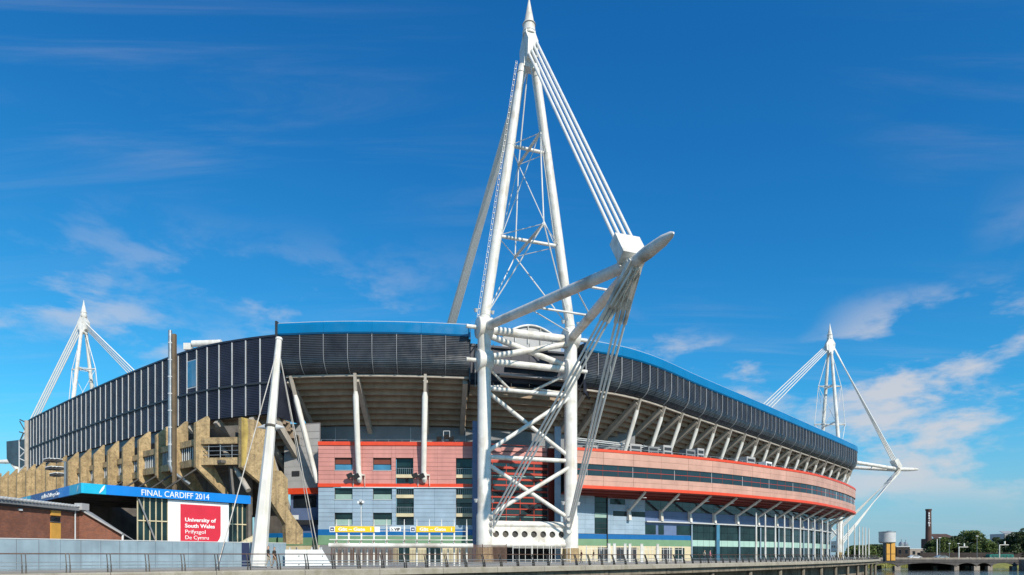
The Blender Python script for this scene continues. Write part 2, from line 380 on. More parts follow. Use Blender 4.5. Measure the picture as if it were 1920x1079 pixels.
def slats(z0, z1, n, o=0.0, amp=.07):
    pr = []; h = (z1-z0)/n
    for i in range(n): pr += [(o, z0+h*i), (o+amp, z0+h*(i+.25)), (o+amp*.9, z0+h*(i+.62))]
    return pr+[(o, z1)]
def louvre_profile(n=25):
    cen = [(0.0, Z_BL), (0.0, 32.2), (-.08, 31.5), (-.32, 30.85), (-.75, 30.25), (-1.35, 29.75), (-2.2, Z_BOT)]
    d = [0]
    for i in range(1, len(cen)): d.append(d[-1]+math.dist(cen[i], cen[i-1]))
    def at(t):
        t *= d[-1]
        for i in range(1, len(cen)):
            if t <= d[i]+1e-9:
                k = (t-d[i-1])/(d[i]-d[i-1]); a, b = cen[i-1], cen[i]
                dx, dz = b[0]-a[0], b[1]-a[1]; l = math.hypot(dx, dz)
                return (a[0]+dx*k, a[1]+dz*k), (-dz/l, dx/l)
        return cen[-1], (0, -1)
    pr = []
    for i in range(n):
        for t, q in ((0, -.03), (.12, .0), (.74, .065)):
            (o, z), (no, nz_) = at((i+t)/n); pr.append((o+no*q, z+nz_*q))
    pr.append(cen[-1]); return pr[::-1], at
LP, LAT = louvre_profile()
def louvre_run(path, s0, s1, width, thick_every, phase=0):
    band = build('louvre_band', sweep(MB(), path, s0, s1, [(-2.5,Z_BOT+.1), (-1.6,29.9), (-.9,30.5), (-.35,31.6), (-.25,Z_BL)], 2.5), M['frame'], st)
    n = max(1, round((s1-s0)/width)); w_ = (s1-s0)/n
    for i in range(n):
        a = s0+i*w_
        build('louvre_panel', sweep(MB(), path, a+.05, a+w_-.05, LP, 1.9), M['louvre'], band)
        thick = (i+phase) % thick_every == 0
        m2 = MB(); ww = (.10 if thick_every > 1 else .04) if thick else .05; K = 9 if thick else 5
        t1 = 1.0 if thick else .55
        pts = []
        for k in range(K+1):
            (o, z), (no, nz_) = LAT(t1*k/K); pts.append(path.W(a, o+no*.10, z+nz_*.10))
        for k in range(K): m2.beam(pts[k], pts[k+1], ww*1.6, .1, up=tuple(V((*path.nrm(a), 0))))
        build('mullion', m2, M['rib'], band)
    return band
louvre_run(CH, 0, CH.L, 3.7, 1)
louvre_run(WEST, 0, WEST.L, 2.5, 3, 0)
for p, a in ((CH, .12), (WEST, .0)):
    x = a
    while x < p.L-.1:
        l = min(7.5, p.L-x); build('blue_fascia', sweep(MB(), p, x+.01, x+l-.01, [(-.6,Z_TOP+.06), (.15,Z_TOP+.02), (.28,Z_TOP-.35), (.30,Z_BL+.25), (.12,Z_BL+.02), (-.6,Z_BL+.02)][::-1], 1.9, True, True), M['blue'], st); x += 7.5
    build('fascia_capping', sweep(MB(), p, a, p.L, [(-.7,Z_TOP+.07), (-.7,Z_TOP+.16), (.02,Z_TOP+.14), (.02,Z_TOP+.07)], 2), M['trim'], st)
build('fascia_end', MB().box(CH.W(.05, -.2, 35.95), V((.16,0,0)), V((0,.75,0)), V((0,0,1.35))), M['frame'], st)
build('fascia_end', MB().box(CH.W(CH.L, -.1, 35.9), V((.12,0,0)), V((0,.6,0)), V((0,0,1.25))), M['blue'], st)
# roof sheets behind the rim
for p in (CH, WEST): build('roof', sweep(MB(), p, 0, p.L, [(-.5,36.6), (-14,37.2), (-26,36.2)][::-1], 4), M['roof'], st)
build('roof', sweep(MB(), REC, 0, REC.L, [(-.5,35.6), (-12,36.4)][::-1], 3), M['roof'], st)

# bowl underside: precast steps, raker beams, raking columns
def bowl(path, s0, s1, o0, z0, o1, z1, n=9):
    for i in range(n):
        a, b = i/n, (i+1)/n
        oa, za, ob, zb = o0+(o1-o0)*a, z0+(z1-z0)*a, o0+(o1-o0)*b, z0+(z1-z0)*b
        build('terrace_unit', sweep(MB(), path, s0, s1, [(oa, za+.34), (ob+.12, za+.30), (ob+.12, zb-.02), (ob-.30, zb-.02), (ob-.30, za+.62), (oa, za+.62)], 2.5, True, True), M['conc'], st)
bowl(CH, 0, CH.L, -2.0, 29.35, -12.2, 22.6)
bowl(WEST, 0, WEST.L-30, -2.0, 29.35, -12.2, 22.6)
bowl(REC, 0, REC.L, -.6, 28.6, -8, 22.6, 7)
def inner(path, s0, s1, o=-11.6):
    build('inner_wall', sweep(MB(), path, s0, s1, [(o,23.2), (o,17.5)][::-1], 2.5), M['grey'], st)
    build('ring_beam', sweep(MB(), path, s0, s1, [(-1.75,29.42), (-1.75,29.1), (-2.3,29.1), (-2.3,29.42)], 2.5, True, True), M['raker'], st)
inner(CH, 0, CH.L); inner(WEST, 0, WEST.L-30); inner(REC, 0, REC.L, -7.4)
for i in range(7):
    s_ = CH.L*i/6
    if i in (1, 4, 6): build('wall_joint', MB().beam(CH.W(s_, -11.5, 18), CH.W(s_, -11.5, 23), .08, .08), M['trim'], st)
def raker(path, s_, o1=-12.6, z1=21.9):
    build('raker_beam', MB().beam(path.W(s_, -2.2, 28.75), path.W(s_, o1, z1), .75, 1.15), M['raker'], st)
def column(path, s_, top_o, base, r=.42):
    top = path.W(s_, top_o, 29.2); base = V(base); k = top.lerp(base, .17)
    c = build('raking_column', MB().ptube([k, k.lerp(base, .06), base], [.30, r, r*.92], 14), M['white'], st, True)
    t = V((*path.nrm(s_), 0)); sd = V((-t.y, t.x, 0))
    build('column_head', MB().beam(top+V((0,0,.15)), k+(base-k)*.03, .42, .5, up=tuple(t)), M['raker'], c)
FAC = Plane((P(597,900,105)).xy, (P(887,900,105.6)).xy)
for xt, xb in ((662,674), (797,795)):
    s_ = CH.find(xt); raker(CH, s_); b = FAC.px(xb, 889, .65); column(CH, s_, -.9, b, .46)
    br = build('column_bracket', MB().box(b+V((0,.2,-.25)), (.95,0,0), (0,.35,0), (0,0,.09)), M['white'], st)
    build('base_shoe', MB().ptube([b+V((.1,-.1,.1)), b+V((.12,0,-.9)), b+V((.12,.25,-1.35))], [.42,.46,.26], 12), M['white'], br, True)
    for dx in (-1.1, -.2): build('floodlight', MB().box(b+V((dx*1.2,-.35,-.5-.1*dx)), V((.42,0,.18)), V((0,.16,0)), V((-.16,0,.32))), M['black'], br)
    for dx in (-.9, .95): build('bracket_post', MB().beam(b+V((dx,.2,-2.0)), b+V((dx,.2,-.3)), .07, .07), M['white'], br)
raker(CH, 1.0); column(CH, 1.4, -1.8, P(595,906,105.8), .42)
raker(CH, CH.L-.6)
s_ = 7.0
cols = []
first = WEST.find(1214)
raker(WEST, first-9); raker(WEST, 1.0)
cs = [first, first+8.6]
while cs[-1] < WEST.L-34: cs.append(cs[-1]+7.5)
for s_ in cs:
    raker(WEST, s_); column(WEST, s_, -1.5, WEST.W(s_, -5.6, 18.6), .40)

# salmon band ------------------------------------------------------
Z_P1, Z_P0 = 19.0, 12.25
PINK = Path([PZ(x, y, Z_P1).xy for x, y in ((1072,838.5), (1213,849), (1340,860.5), (1451,875.5), (1518,886.5), (1562,898.5), (1592,910), (1602.5,919.5))]+[(94.0,190), (88,202), (76,211)])
LOW = Path([PINK.W(PINK.L*t/24, -(4.6+1.6*min(1, t/6)), 0).xy for t in range(24)])
terr = build('terrace', sweep(MB(), PINK, 0, PINK.L, [(-.4,18.45), (-22,18.45)][::-1], 3), M['grey'], st)
band = build('curved_band', sweep(MB(), PINK, 0, PINK.L, [(-.12,Z_P1-.1), (-.12,16.35), (-.45,16.35), (-.45,Z_P1-.1)], 2, True, True), M['gap'], st)
sweep_low = build('curved_band_lower', sweep(MB(), PINK, 0, PINK.L, [(-.12,14.45), (-.12,12.3), (-.45,12.3), (-.45,14.45)], 2, True, True), M['gap'], st)
build('red_trim', sweep(MB(), PINK, 0, PINK.L, [(.16,Z_P1), (.16,Z_P1-.45), (-.5,Z_P1-.45), (-.5,Z_P1)], 2, True, True), M['red'], st)
build('red_trim', sweep(MB(), PINK, 0, PINK.L, [(.18,12.75), (.18,Z_P0), (-.5,Z_P0), (-.5,12.75)], 2, True, True), M['red'], st)
n = int(PINK.L/6)
for i in range(n):
    a, b = PINK.L*i/n, PINK.L*(i+1)/n
    for z0, z1, par in ((16.38,17.44,band), (17.47,18.53,band), (12.78,13.60,sweep_low), (13.63,14.43,sweep_low)):
        build('cladding_panel', sweep(MB(), PINK, a+.02, b-.02, [(.08,z1), (.08,z0), (-.11,z0), (-.11,z1)], 2, True, True), M['pinkw'], par)
rib = build('ribbon_window', sweep(MB(), PINK, 0, PINK.L, [(-.30,16.4), (-.30,14.4), (-.5,14.4), (-.5,16.4)], 2, True, True), M['frame'], st)
n = int(PINK.L/3)
for i in range(n):
    a, b = PINK.L*i/n, PINK.L*(i+1)/n
    for z0, z1 in ((14.5,15.38), (15.46,16.34)): build('pane', sweep(MB(), PINK, a+.03, b-.03, [(-.18,z1), (-.18,z0), (-.28,z0), (-.28,z1)], 3, True, True), M['glass'], rib)
    build('mullion', MB().beam(PINK.W(a, -.17, 14.45), PINK.W(a, -.17, 16.35), .045, .06), M['trim'] if i % 3 == 1 else M['soffit'], rib)
build('transom', sweep(MB(), PINK, 0, PINK.L, [(-.14,15.445), (-.14,15.395), (-.27,15.395), (-.27,15.445)], 2, True, True), M['red'], rib)
build('soffit', sweep(MB(), PINK, 0, PINK.L, [(-.45,12.27), (-3.3,11.8), (-7.0,11.15)][::-1], 2), M['soffit'], st)
for o, z in ((-1.6,12.02), (-3.4,11.72), (-5.0,11.45)):
    build('soffit_beam', sweep(MB(), PINK, 0, PINK.L, [(o,z), (o,z-.18), (o-.22,z-.2), (o-.22,z)], 2.5, True, True), M['soffit'], st)
# terrace rail
rl = build('terrace_rail', sweep(MB(), PINK, 0, PINK.L-12, [(-.7,19.55), (-.7,19.49), (-.76,19.49), (-.76,19.55)], 3, True, True), M['steel'], st)
for i in range(60):
    x = (PINK.L-12)*i/59; build('rail_post', MB().beam(PINK.W(x, -.73, 18.5), PINK.W(x, -.73, 19.5), .05, .05), M['steel'], rl)

# lower west front ---------------------------------------------------
sA = LOW.find(1084); sB = LOW.find(1212); sC = LOW.find(1297); sE = LOW.L-1
Z_L = 7.4
wl_ = build('lower_wall', sweep(MB(), LOW, 0, sE, [(-.12,11.7), (-.12,Z_L), (-.5,Z_L), (-.5,11.7)], 2, True, True), M['gap'], st)
build('ledge', sweep(MB(), LOW, sB, sE, [(.55,Z_L), (.55,Z_L-.24), (-.6,Z_L-.24), (-.6,Z_L)], 2, True, True), M['trim'], st)
x = sB
k = 0
while x < sE-.5:
    b = min(x+3.75, sE)
    build('cladding_panel', sweep(MB(), LOW, x+.01, b-.01, [(0,8.35), (0,Z_L+.02), (-.11,Z_L+.02), (-.11,8.35)], 2, True, True), M['bluegrey_shade'], wl_)
    build('cladding_panel', sweep(MB(), LOW, x+.01, b-.01, [(0,9.3), (0,8.38), (-.11,8.38), (-.11,9.3)], 2, True, True), M['bluegrey_shade'], wl_)
    for z0, z1 in ((9.34,10.2), (10.24,11.5)): 
        for h in (0, 1): build('pane', sweep(MB(), LOW, x+.02+h*1.87, x+1.85+h*(b-x-1.87-.02), [(-.02,z1), (-.02,z0), (-.11,z0), (-.11,z1)], 2, True, True), M['glass'], wl_)
    x += 3.75; k += 1
# near flush blue part: panels around openings, on the curved front
def curved_cells(path, ss, zs, opens, m, par, o0=0.0, name='cladding_panel'):
    for i in range(len(ss)-1):
        for j in range(len(zs)-1):
            sm, zm = (ss[i]+ss[i+1])/2, (zs[j]+zs[j+1])/2
            if any(a < sm < b and c < zm < d for a, b, c, d in opens): continue
            build(name, sweep(MB(), path, ss[i]+.01, ss[i+1]-.01, [(o0,zs[j+1]-.012), (o0,zs[j]+.012), (o0-.11,zs[j]+.012), (o0-.11,zs[j+1]-.012)], 2, True, True), m, par)
def sx(x): return LOW.find(x)
w1, w2, w3, w4 = sx(1116), sx(1138), sx(1145), sx(1171)
ops = [(w1, w2, 4.9, 11.4), (w3, w4, 10.2, 11.2), (sx(1147), sx(1208), 8.1, 9.0)]
nb = build('lower_wall', sweep(MB(), LOW, 0, sB, [(-.12,Z_L), (-.12,2.4), (-.5,2.4), (-.5,Z_L)], 2, True, True), M['gap'], st)
ss = sorted(set([0, sx(1095), w1, w2, w3, w4, sx(1190), sB, sx(1208), sx(1147)]))
ss = [a for i, a in enumerate(ss) if i == 0 or a-ss[i-1] > .15]
curved_cells(LOW, ss, [4.85, 5.7, 6.5, 7.3, 8.1, 9.0, 10.2, 11.2, 11.6], ops, M['bluegrey'], nb)
for a, b, c, d in ops:
    wdw = build('window', sweep(MB(), LOW, a, b, [(-.06,d), (-.06,c), (-.13,c), (-.13,d)], 2, True, True), M['frame'], st)
    nn = 7 if d-c > 3 else 1
    mm = 1 if nn > 1 else 3
    for j in range(nn):
        for h in range(mm):
            build('pane', sweep(MB(), LOW, a+(b-a)*h/mm+.05, a+(b-a)*(h+1)/mm-.05, [(-.02,c+(d-c)*(j+1)/nn-.05), (-.02,c+(d-c)*j/nn+.05), (-.07,c+(d-c)*j/nn+.05), (-.07,c+(d-c)*(j+1)/nn-.05)], 2, True, True), M['glassm'] if (nn > 1 and j == 3) else M['glassg'], wdw)
for z0, z1, m in ((3.95,4.8,'stripe'), (2.75,3.93,'green'), (-.05,2.73,'cream')):
    build('colour_band', sweep(MB(), LOW, 0, sC, [(.02,z1), (.02,z0), (-.4,z0), (-.4,z1)], 2, True, True), M[m], st)
build('downpipe', MB().tube(LOW.W(sx(1141), .15, 0), LOW.W(sx(1141), .15, 11.4), .09, n=8), M['frame'], st, True)
for x0, x1, m in ((1118,1136,'frame'), (1147,1192,'frame'), (1240,1262,'frame'), (1266,1283,'glassg')):
    build('door', sweep(MB(), LOW, sx(x0), sx(x1), [(.05,2.45), (.05,0), (-.3,0), (-.3,2.45)], 2, True, True), M[m], st)
# recess under the ledge between flush wall and glazing
rc = build('recess_wall', sweep(MB(), LOW, sB, sC, [(-.15,Z_L-.25), (-.15,4.82), (-.5,4.82), (-.5,Z_L-.25)], 2, True, True), M['bluegrey_shade'], st)
for x0, x1 in ((1212,1229), (1233,1244), (1270,1281), (1285,1296)):
    build('window', sweep(MB(), LOW, sx(x0), sx(x1), [(-.08,6.7), (-.08,4.95), (-.14,4.95), (-.14,6.7)], 2, True, True), M['glassg'], rc)
# glazed hall
gh = build('glazed_hall', sweep(MB(), LOW, sC, sE, [(-.2,Z_L-.25), (-.2,-.05), (-.5,-.05), (-.5,Z_L-.25)], 2, True, True), M['frame'], st)
n = int((sE-sC)/1.9)
for i in range(n):
    a, b = sC+(sE-sC)*i/n, sC+(sE-sC)*(i+1)/n
    for z0, z1, m in ((.05,1.2,'glassg'), (1.25,2.75,'glassg'), (2.8,4.0,'mint'), (4.05,5.5,'glassg'), (5.55,7.1,'glassg')):
        build('pane', sweep(MB(), LOW, a+.03, b-.03, [(-.1,z1), (-.1,z0), (-.19,z0), (-.19,z1)], 2, True, True), M[m], gh)
    if i % 4 == 0: build('hall_column', MB().tube(LOW.W(a, .1, 0), LOW.W(a, .1, 7.1), .16, n=10), M['bluegrey'], gh, True)
build('hall_pier', MB().beam(LOW.W(sx(1342), .3, 0), LOW.W(sx(1342), .3, 7.15), .6, .6), M['glassb'], gh)
# struts under the salmon band
x = sx(1177); 
while x < sE-2:
    q = PINK.pos(0)
    nn = LOW.nrm(x); base = LOW.W(x, .35, 9.15); top = LOW.W(x, 4.6+1.2*min(1, x/45), 12.15)
    k = base.lerp(top, .86)
    so = build('soffit_strut', MB().ptube([base, base.lerp(top, .05), k], [.20,.25,.24], 10), M['white'], st, True)
    build('strut_pin', MB().beam(k-(top-base)*.02, top, .22, .34), M['whited'], so)
    build('strut_plate', MB().prism([LOW.W(x-.28, .02, Z_L+.02), LOW.W(x-.28, .75, Z_L+.02), LOW.W(x-.28, .6, 8.6), LOW.W(x-.28, .35, 9.5), LOW.W(x-.28, .02, 9.5)], V((-nn.y, nn.x, 0))*.56), M['white'], so)
    build('lamp_disc', MB().tube(LOW.W(x+.5, 4.0, 11.15), LOW.W(x+.5, 4.0, 11.25), .42, n=12), M['trim'], so)
    x += 7.5

# plane front of the corner block -------------------------------------
def fz(y): return FAC.hit(740, y)[1]
def fl(x): return FAC.hit(x, 900)[0]
def cells(pl, ls, zs, opens, m, par, o0=0.06, name='cladding_panel', d=.12):
    for i in range(len(ls)-1):
        for j in range(len(zs)-1):
            lm, zm = (ls[i]+ls[i+1])/2, (zs[j]+zs[j+1])/2
            if any(a-.01 < lm < b+.01 and c-.01 < zm < e+.01 for a, b, c, e in opens): continue
            build(name, MB().box(pl.pt(lm, zm, o0-d/2), pl.d*((ls[i+1]-ls[i])/2-.012), pl.n*(d/2), V((0,0,(zs[j+1]-zs[j])/2-.02))), m, par)
def back(pl, ls, zs, opens, m, o1=-.06, t=.4):
    mb = MB()
    for i in range(len(ls)-1):
        for j in range(len(zs)-1):
            lm, zm = (ls[i]+ls[i+1])/2, (zs[j]+zs[j+1])/2
            if any(a-.01 < lm < b+.01 and c-.01 < zm < e+.01 for a, b, c, e in opens): continue
            mb.box(pl.pt(lm, zm, o1-t/2), pl.d*((ls[i+1]-ls[i])/2), pl.n*(t/2), V((0,0,(zs[j+1]-zs[j])/2)))
    return build('corner_wall', mb, m, st)
def op(x0, x1, y0, y1): return (fl(x0), fl(x1), fz(y1), fz(y0))
opU = [op(627.5,661,859,883), op(699.5,734,858,882), op(742,775,858,906), op(855,886,860,906)]
opL = [op(627.5,661,915,938), op(699.5,735,914.5,937.5), op(742.5,776,914,985), op(855,886,914,985), op(627.5,661,962,985.5), op(699.5,735,961,985.5)]
lsU = sorted(set([0, fl(887), fl(820), fl(680)]+[q for o in opU for q in o[:2]]))
lsL = sorted(set([0, fl(887), fl(815), fl(680)]+[q for o in opL for q in o[:2]]))
def zl(y0, y1, extra, step):
    a, b = fz(y1), fz(y0); e = sorted(set([a, b]+extra)); e = [q for i, q in enumerate(e) if i == 0 or q-e[i-1] > .16]; o = [e[0]]
    for q in e[1:]:
        k = max(1, round((q-o[-1])/step)); p0 = o[-1]
        o += [p0+(q-p0)*(i+1)/k for i in range(k)]
    return o
def dedupe(l): return [q for i, q in enumerate(l) if i == 0 or q-l[i-1] > .05]
lsU, lsL = dedupe(lsU), dedupe(lsL)
zU = zl(836, 907.5, [opU[0][2], opU[0][3], opU[2][2]], .78); zL = zl(914, 985, [q for o in opL for q in o[2:]], .78)
opU = [(a, b, min(zU, key=lambda q: abs(q-c)), min(zU, key=lambda q: abs(q-d))) for a, b, c, d in opU]
opL = [(a, b, min(zL, key=lambda q: abs(q-c)), min(zL, key=lambda q: abs(q-d))) for a, b, c, d in opL]
cells(FAC, lsU, zU, opU, M['pink'], back(FAC, lsU, zU, opU, M['gap']))
cells(FAC, lsL, zL, opL, M['bluegrey'], back(FAC, lsL, zL, opL, M['gap']))
for y0, y1, m, o in ((829,836,'red',.2), (907.5,914,'red',.2), (985,993,'bluegrey',.06), (993,1004,'stripe',.07), (1004,1022,'green',.08), (1022,1058,'cream',.02)):
    a, b = fz(y1), fz(y0); build('colour_band', MB().box(FAC.pt(fl(742), (a+b)/2, o-.3), FAC.d*(fl(887)/2), FAC.n*.3, V((0,0,(b-a)/2-.004))), M[m], st)
build('shutter', MB().box(FAC.pt((fl(600)+fl(738))/2, 1.35, .06), FAC.d*((fl(738)-fl(600))/2), FAC.n*.06, V((0,0,1.3))), M['grey'], st)
for a, b in ((748,768), (800,826)): build('door', MB().box(FAC.pt((fl(a)+fl(b))/2, 1.15, .06), FAC.d*((fl(b)-fl(a))/2), FAC.n*.06, V((0,0,1.15))), M['glassg'], st)
build('trim_line', MB().box(FAC.pt((fl(640)+fl(887))/2, fz(914.5), .24), FAC.d*((fl(887)-fl(640))/2), FAC.n*.05, V((0,0,.05))), M['signwhite'], st)
def window(o, split, ma, mb_, frac=.5):
    a, b, c, d = o; l = (a+b)/2; hw = (b-a)/2
    wdw = build('window', MB().box(FAC.pt(l, (c+d)/2, -.45), FAC.d*hw, FAC.n*.05, V((0,0,(d-c)/2))), M['frame'], st)
    zsplt = c+(d-c)*frac
    for z0, z1, m in ((c, zsplt, mb_), (zsplt, d, ma)):
        build('pane', MB().box(FAC.pt(l, (z0+z1)/2, -.34), FAC.d*(hw-.06), FAC.n*.06, V((0,0,(z1-z0)/2-.05))), M[m], wdw)
    build('sill', MB().box(FAC.pt(l, c+.03, .04), FAC.d*(hw+.05), FAC.n*.1, V((0,0,.04))), M['trim'], wdw)
for o in opU[:2]: window(o, 0, 'rust', 'glassb')
for o in (opL[0], opL[1], opL[4], opL[5]): window(o, 0, 'glassg', 'glassm')
def balcony(o, floors):
    a, b, c, d = o; l = (a+b)/2; hw = (b-a)/2
    g = build('balcony_bay', MB().box(FAC.pt(l, (c+d)/2, -.9), FAC.d*hw, FAC.n*.05, V((0,0,(d-c)/2))), M['frame'], st)
    n = max(2, int((d-c)/1.1))
    for j in range(n): build('pane', MB().box(FAC.pt(l, c+(d-c)*(j+.5)/n, -.75), FAC.d*(hw-.07), FAC.n*.06, V((0,0,(d-c)/n/2-.05))), M['glassg'] if j % 3 else M['glass'], g)
    for y in floors:
        z = fz(y); build('balcony_slab', MB().box(FAC.pt(l, z, -.3), FAC.d*(hw-.02), FAC.n*.33, V((0,0,.27))), M['cream'], g)
        build('balcony_rail', MB().tube(FAC.pt(a+.05, z+1.25, -.05), FAC.pt(b-.05, z+1.25, -.05), .035, n=6), M['railwire'], g)
        bb = MB()
        for i in range(9): bb.beam(FAC.pt(a+.1+(b-a-.2)*i/8, z+.27, -.05), FAC.pt(a+.1+(b-a-.2)*i/8, z+1.25, -.05), .10 if i in (2, 5) else .03, .03)
        build('balusters', bb, M['railwire'], g)
for o, fl_ in ((opU[2], (893,)), (opU[3], (893,)), (opL[2], (931,966)), (opL[3], (931,966))): balcony(o, fl_)
build('terrace', MB().prism([FAC.pt(-.1,18.4,-.4), FAC.pt(fl(890),18.4,-.4), FAC.pt(fl(890),18.4,-12), FAC.pt(-.1,18.4,-12)], V((0,0,-.3))), M['grey'], st)
rl = build('terrace_rail', MB().tube(FAC.pt(.3,19.6,-.6), FAC.pt(fl(885),19.6,-.6), .035, n=6), M['steel'], st)
for i in range(12): build('rail_post', MB().tube(FAC.pt(.3+i*2.15,18.4,-.6), FAC.pt(.3+i*2.15,19.6,-.6), .03, n=6), M['steel'], rl)
build('side_wall', MB().box(FAC.pt(fl(887)-.1,9.4,-3.6), FAC.d*.12, FAC.n*3.2, V((0,0,9.4))), M['bluegrey_shade'], st)
build('side_wall', MB().box(FAC.pt(.1,9.4,-4.6), FAC.d*.1, FAC.n*4.2, V((0,0,9.4))), M['bluegrey_shade'], st)
# set-back grey bay left of the corner block
G = Plane(P(533,900,108.5).xy, P(599,900,107.0).xy)
def gbox(x0, x1, y0, y1, m, o=0, t=.3, name='set_back_wall', par=None):
    l0, z1 = G.hit(x0, y0); l1, z0 = G.hit(x1, y1)
    return build(name, MB().box(G.pt((l0+l1)/2, (z0+z1)/2, o-t/2), G.d*((l1-l0)/2), G.n*(t/2), V((0,0,(z1-z0)/2))), m, par or st)
gb = gbox(533,599,796,916,M['gap'],-.06)
for i in range(9):
    for a, b in ((533,566), (566,599)): gbox(a+.15, b-.15, 797+i*13.2, 797+(i+1)*13.2-.35, M['greylite'], .06, .12, 'cladding_panel', gb)
gbox(533,599,916.5,926,M['red'],.15,.4,'red_trim'); gbox(541,599,926.5,1000,M['bluegrey_shade'],-.6); gbox(547,590,930,951,M['glass'],-.5,.12,'window')
gbox(543,556,966,974,M['signwhite'],-.5,.1,'notice_plate'); gbox(545,597,976,984,M['frame'],.3,1.0,'hood')
gbox(520,599,1000,1008,M['stripe'],-.2); gbox(520,599,1008.4,1023,M['green'],-.2); gbox(520,599,1023.4,1056,M['cream'],-.25)
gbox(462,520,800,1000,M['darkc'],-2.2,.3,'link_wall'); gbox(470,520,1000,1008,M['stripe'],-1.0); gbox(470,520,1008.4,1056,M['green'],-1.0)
gbox(548,562,884,893,M['frame'],.15,.12,'vent')
# recess behind the mast ------------------------------------------------
RP = Plane(REC.pos(0), REC.pos(REC.L))
def rbox(x0, x1, y0, y1, m, o=0, t=.3, name='recess_wall', par=None):
    l0, z1 = RP.hit(x0, y0); l1, z0 = RP.hit(x1, y1)
    return build(name, MB().box(RP.pt((l0+l1)/2, (z0+z1)/2, o-t/2), RP.d*((l1-l0)/2), RP.n*(t/2), V((0,0,abs(z1-z0)/2))), m, par or st)
rbox(884,1100,642,727,M['louvrew'],-.6)
for i in range(6): rbox(892+i*34,892.8+i*34,643,726,M['trim'] if i == 0 else M['frame'],-.5,.12,'mullion')
rbox(935,1060,702,715,M['greylite'],.6,1.4,'gantry_beam'); rbox(950,1050,688,690,M['greylite'],.4,.8,'gantry_beam')
rb = rbox(896,1046,836,1000,M['gap'],-.3)
rbox(896,1025,832,838,M['red'],.1,.4,'red_trim')
for i in range(3):
    for a, b in ((897,940), (940,983), (983,1025)): rbox(a+.1, b-.1, 838.3+i*9.3, 838.3+(i+1)*9.3-.3, M['pink'], .0, .25, 'cladding_panel', rb)
rw = rbox(897,1027,866.5,978,M['frame'],-.15,.2,'stair_window')
for i in range(10):
    for k in range(5): rbox(897.5+k*26, 922.5+k*26, 867.5+i*11, 877.5+i*11, M['glass'] if (i+k) % 3 else M['glassg'], -.05, .1, 'pane', rw)
    rbox(897,1027,866.5+i*11,867.2+i*11,M['redbar'],.08,.12,'transom',rw)
for k in range(6): rbox(896.8+k*26,897.4+k*26,867,978,M['red'] if k in (1,2,3,4) else M['steel'],.06,.1,'mullion',rw)
for y in (892,932,968): rbox(900,1024,y,y+3,M['mint'],.02,.1,'stair_landing',rw)
rbox(1027.5,1041,840,985,M['soffit'],-.1,.2,'cladding_panel',rb)
def pil(x0, x1, Y, y0, m):
    a, b = P(x0,y0,Y), P(x1,y0,Y); c = build('pilaster', MB().abox(a.x, b.x, Y, Y+2.5, 0, a.z), M['gap'], st)
    h = a.z/14
    for i in range(14): build('cladding_panel', MB().abox(a.x-.04, b.x+.04, Y-.06, Y+1, i*h+.01, (i+1)*h-.01), m, c)
pil(886.5,897,104.6,790,M['bluegrey_shade']); pil(1040.5,1051,110.5,800,M['bluegrey'])
core = [V((-16,121,0)), V((24,129,0))]
build('core_wall', MB().beam(core[0]+V((0,0,17.5)), core[1]+V((0,0,17.5)), .5, 35), M['grey'], st)
for a, b in ((CH.W(CH.L, -.4, 0), V((-7.2,110,0))), (WEST.W(0, -.4, 0), V((13.9,116.5,0)))):
    build('recess_return', MB().beam(a+V((0,0,32.4)), b+V((0,0,32.4)), .25, 8.2), M['louvrew'], st)
# roof arch seen between the mast legs
mb = MB(); A = P(942,628,135); B = P(1052,640,140)
pts = [A.lerp(B, i/14)+V((0,0,2.6*math.sin(math.pi*i/14))) for i in range(15)]
build('roof_arch', MB().ptube(pts, .22, 8), M['white'], st, True)
mb = MB()
for i in range(14): mb.quad(pts[i]+V((0,.3,0)), pts[i+1]+V((0,.3,0)), pts[i+1]+V((0,.3,-7)), pts[i]+V((0,.3,-7)))
build('roof_gable', mb, M['greylite'], st)
for i in (3, 6, 9, 12): build('arch_post', MB().tube(pts[i], V((pts[i].x, pts[i].y, A.z-1)), .1, n=6), M['white'], st)

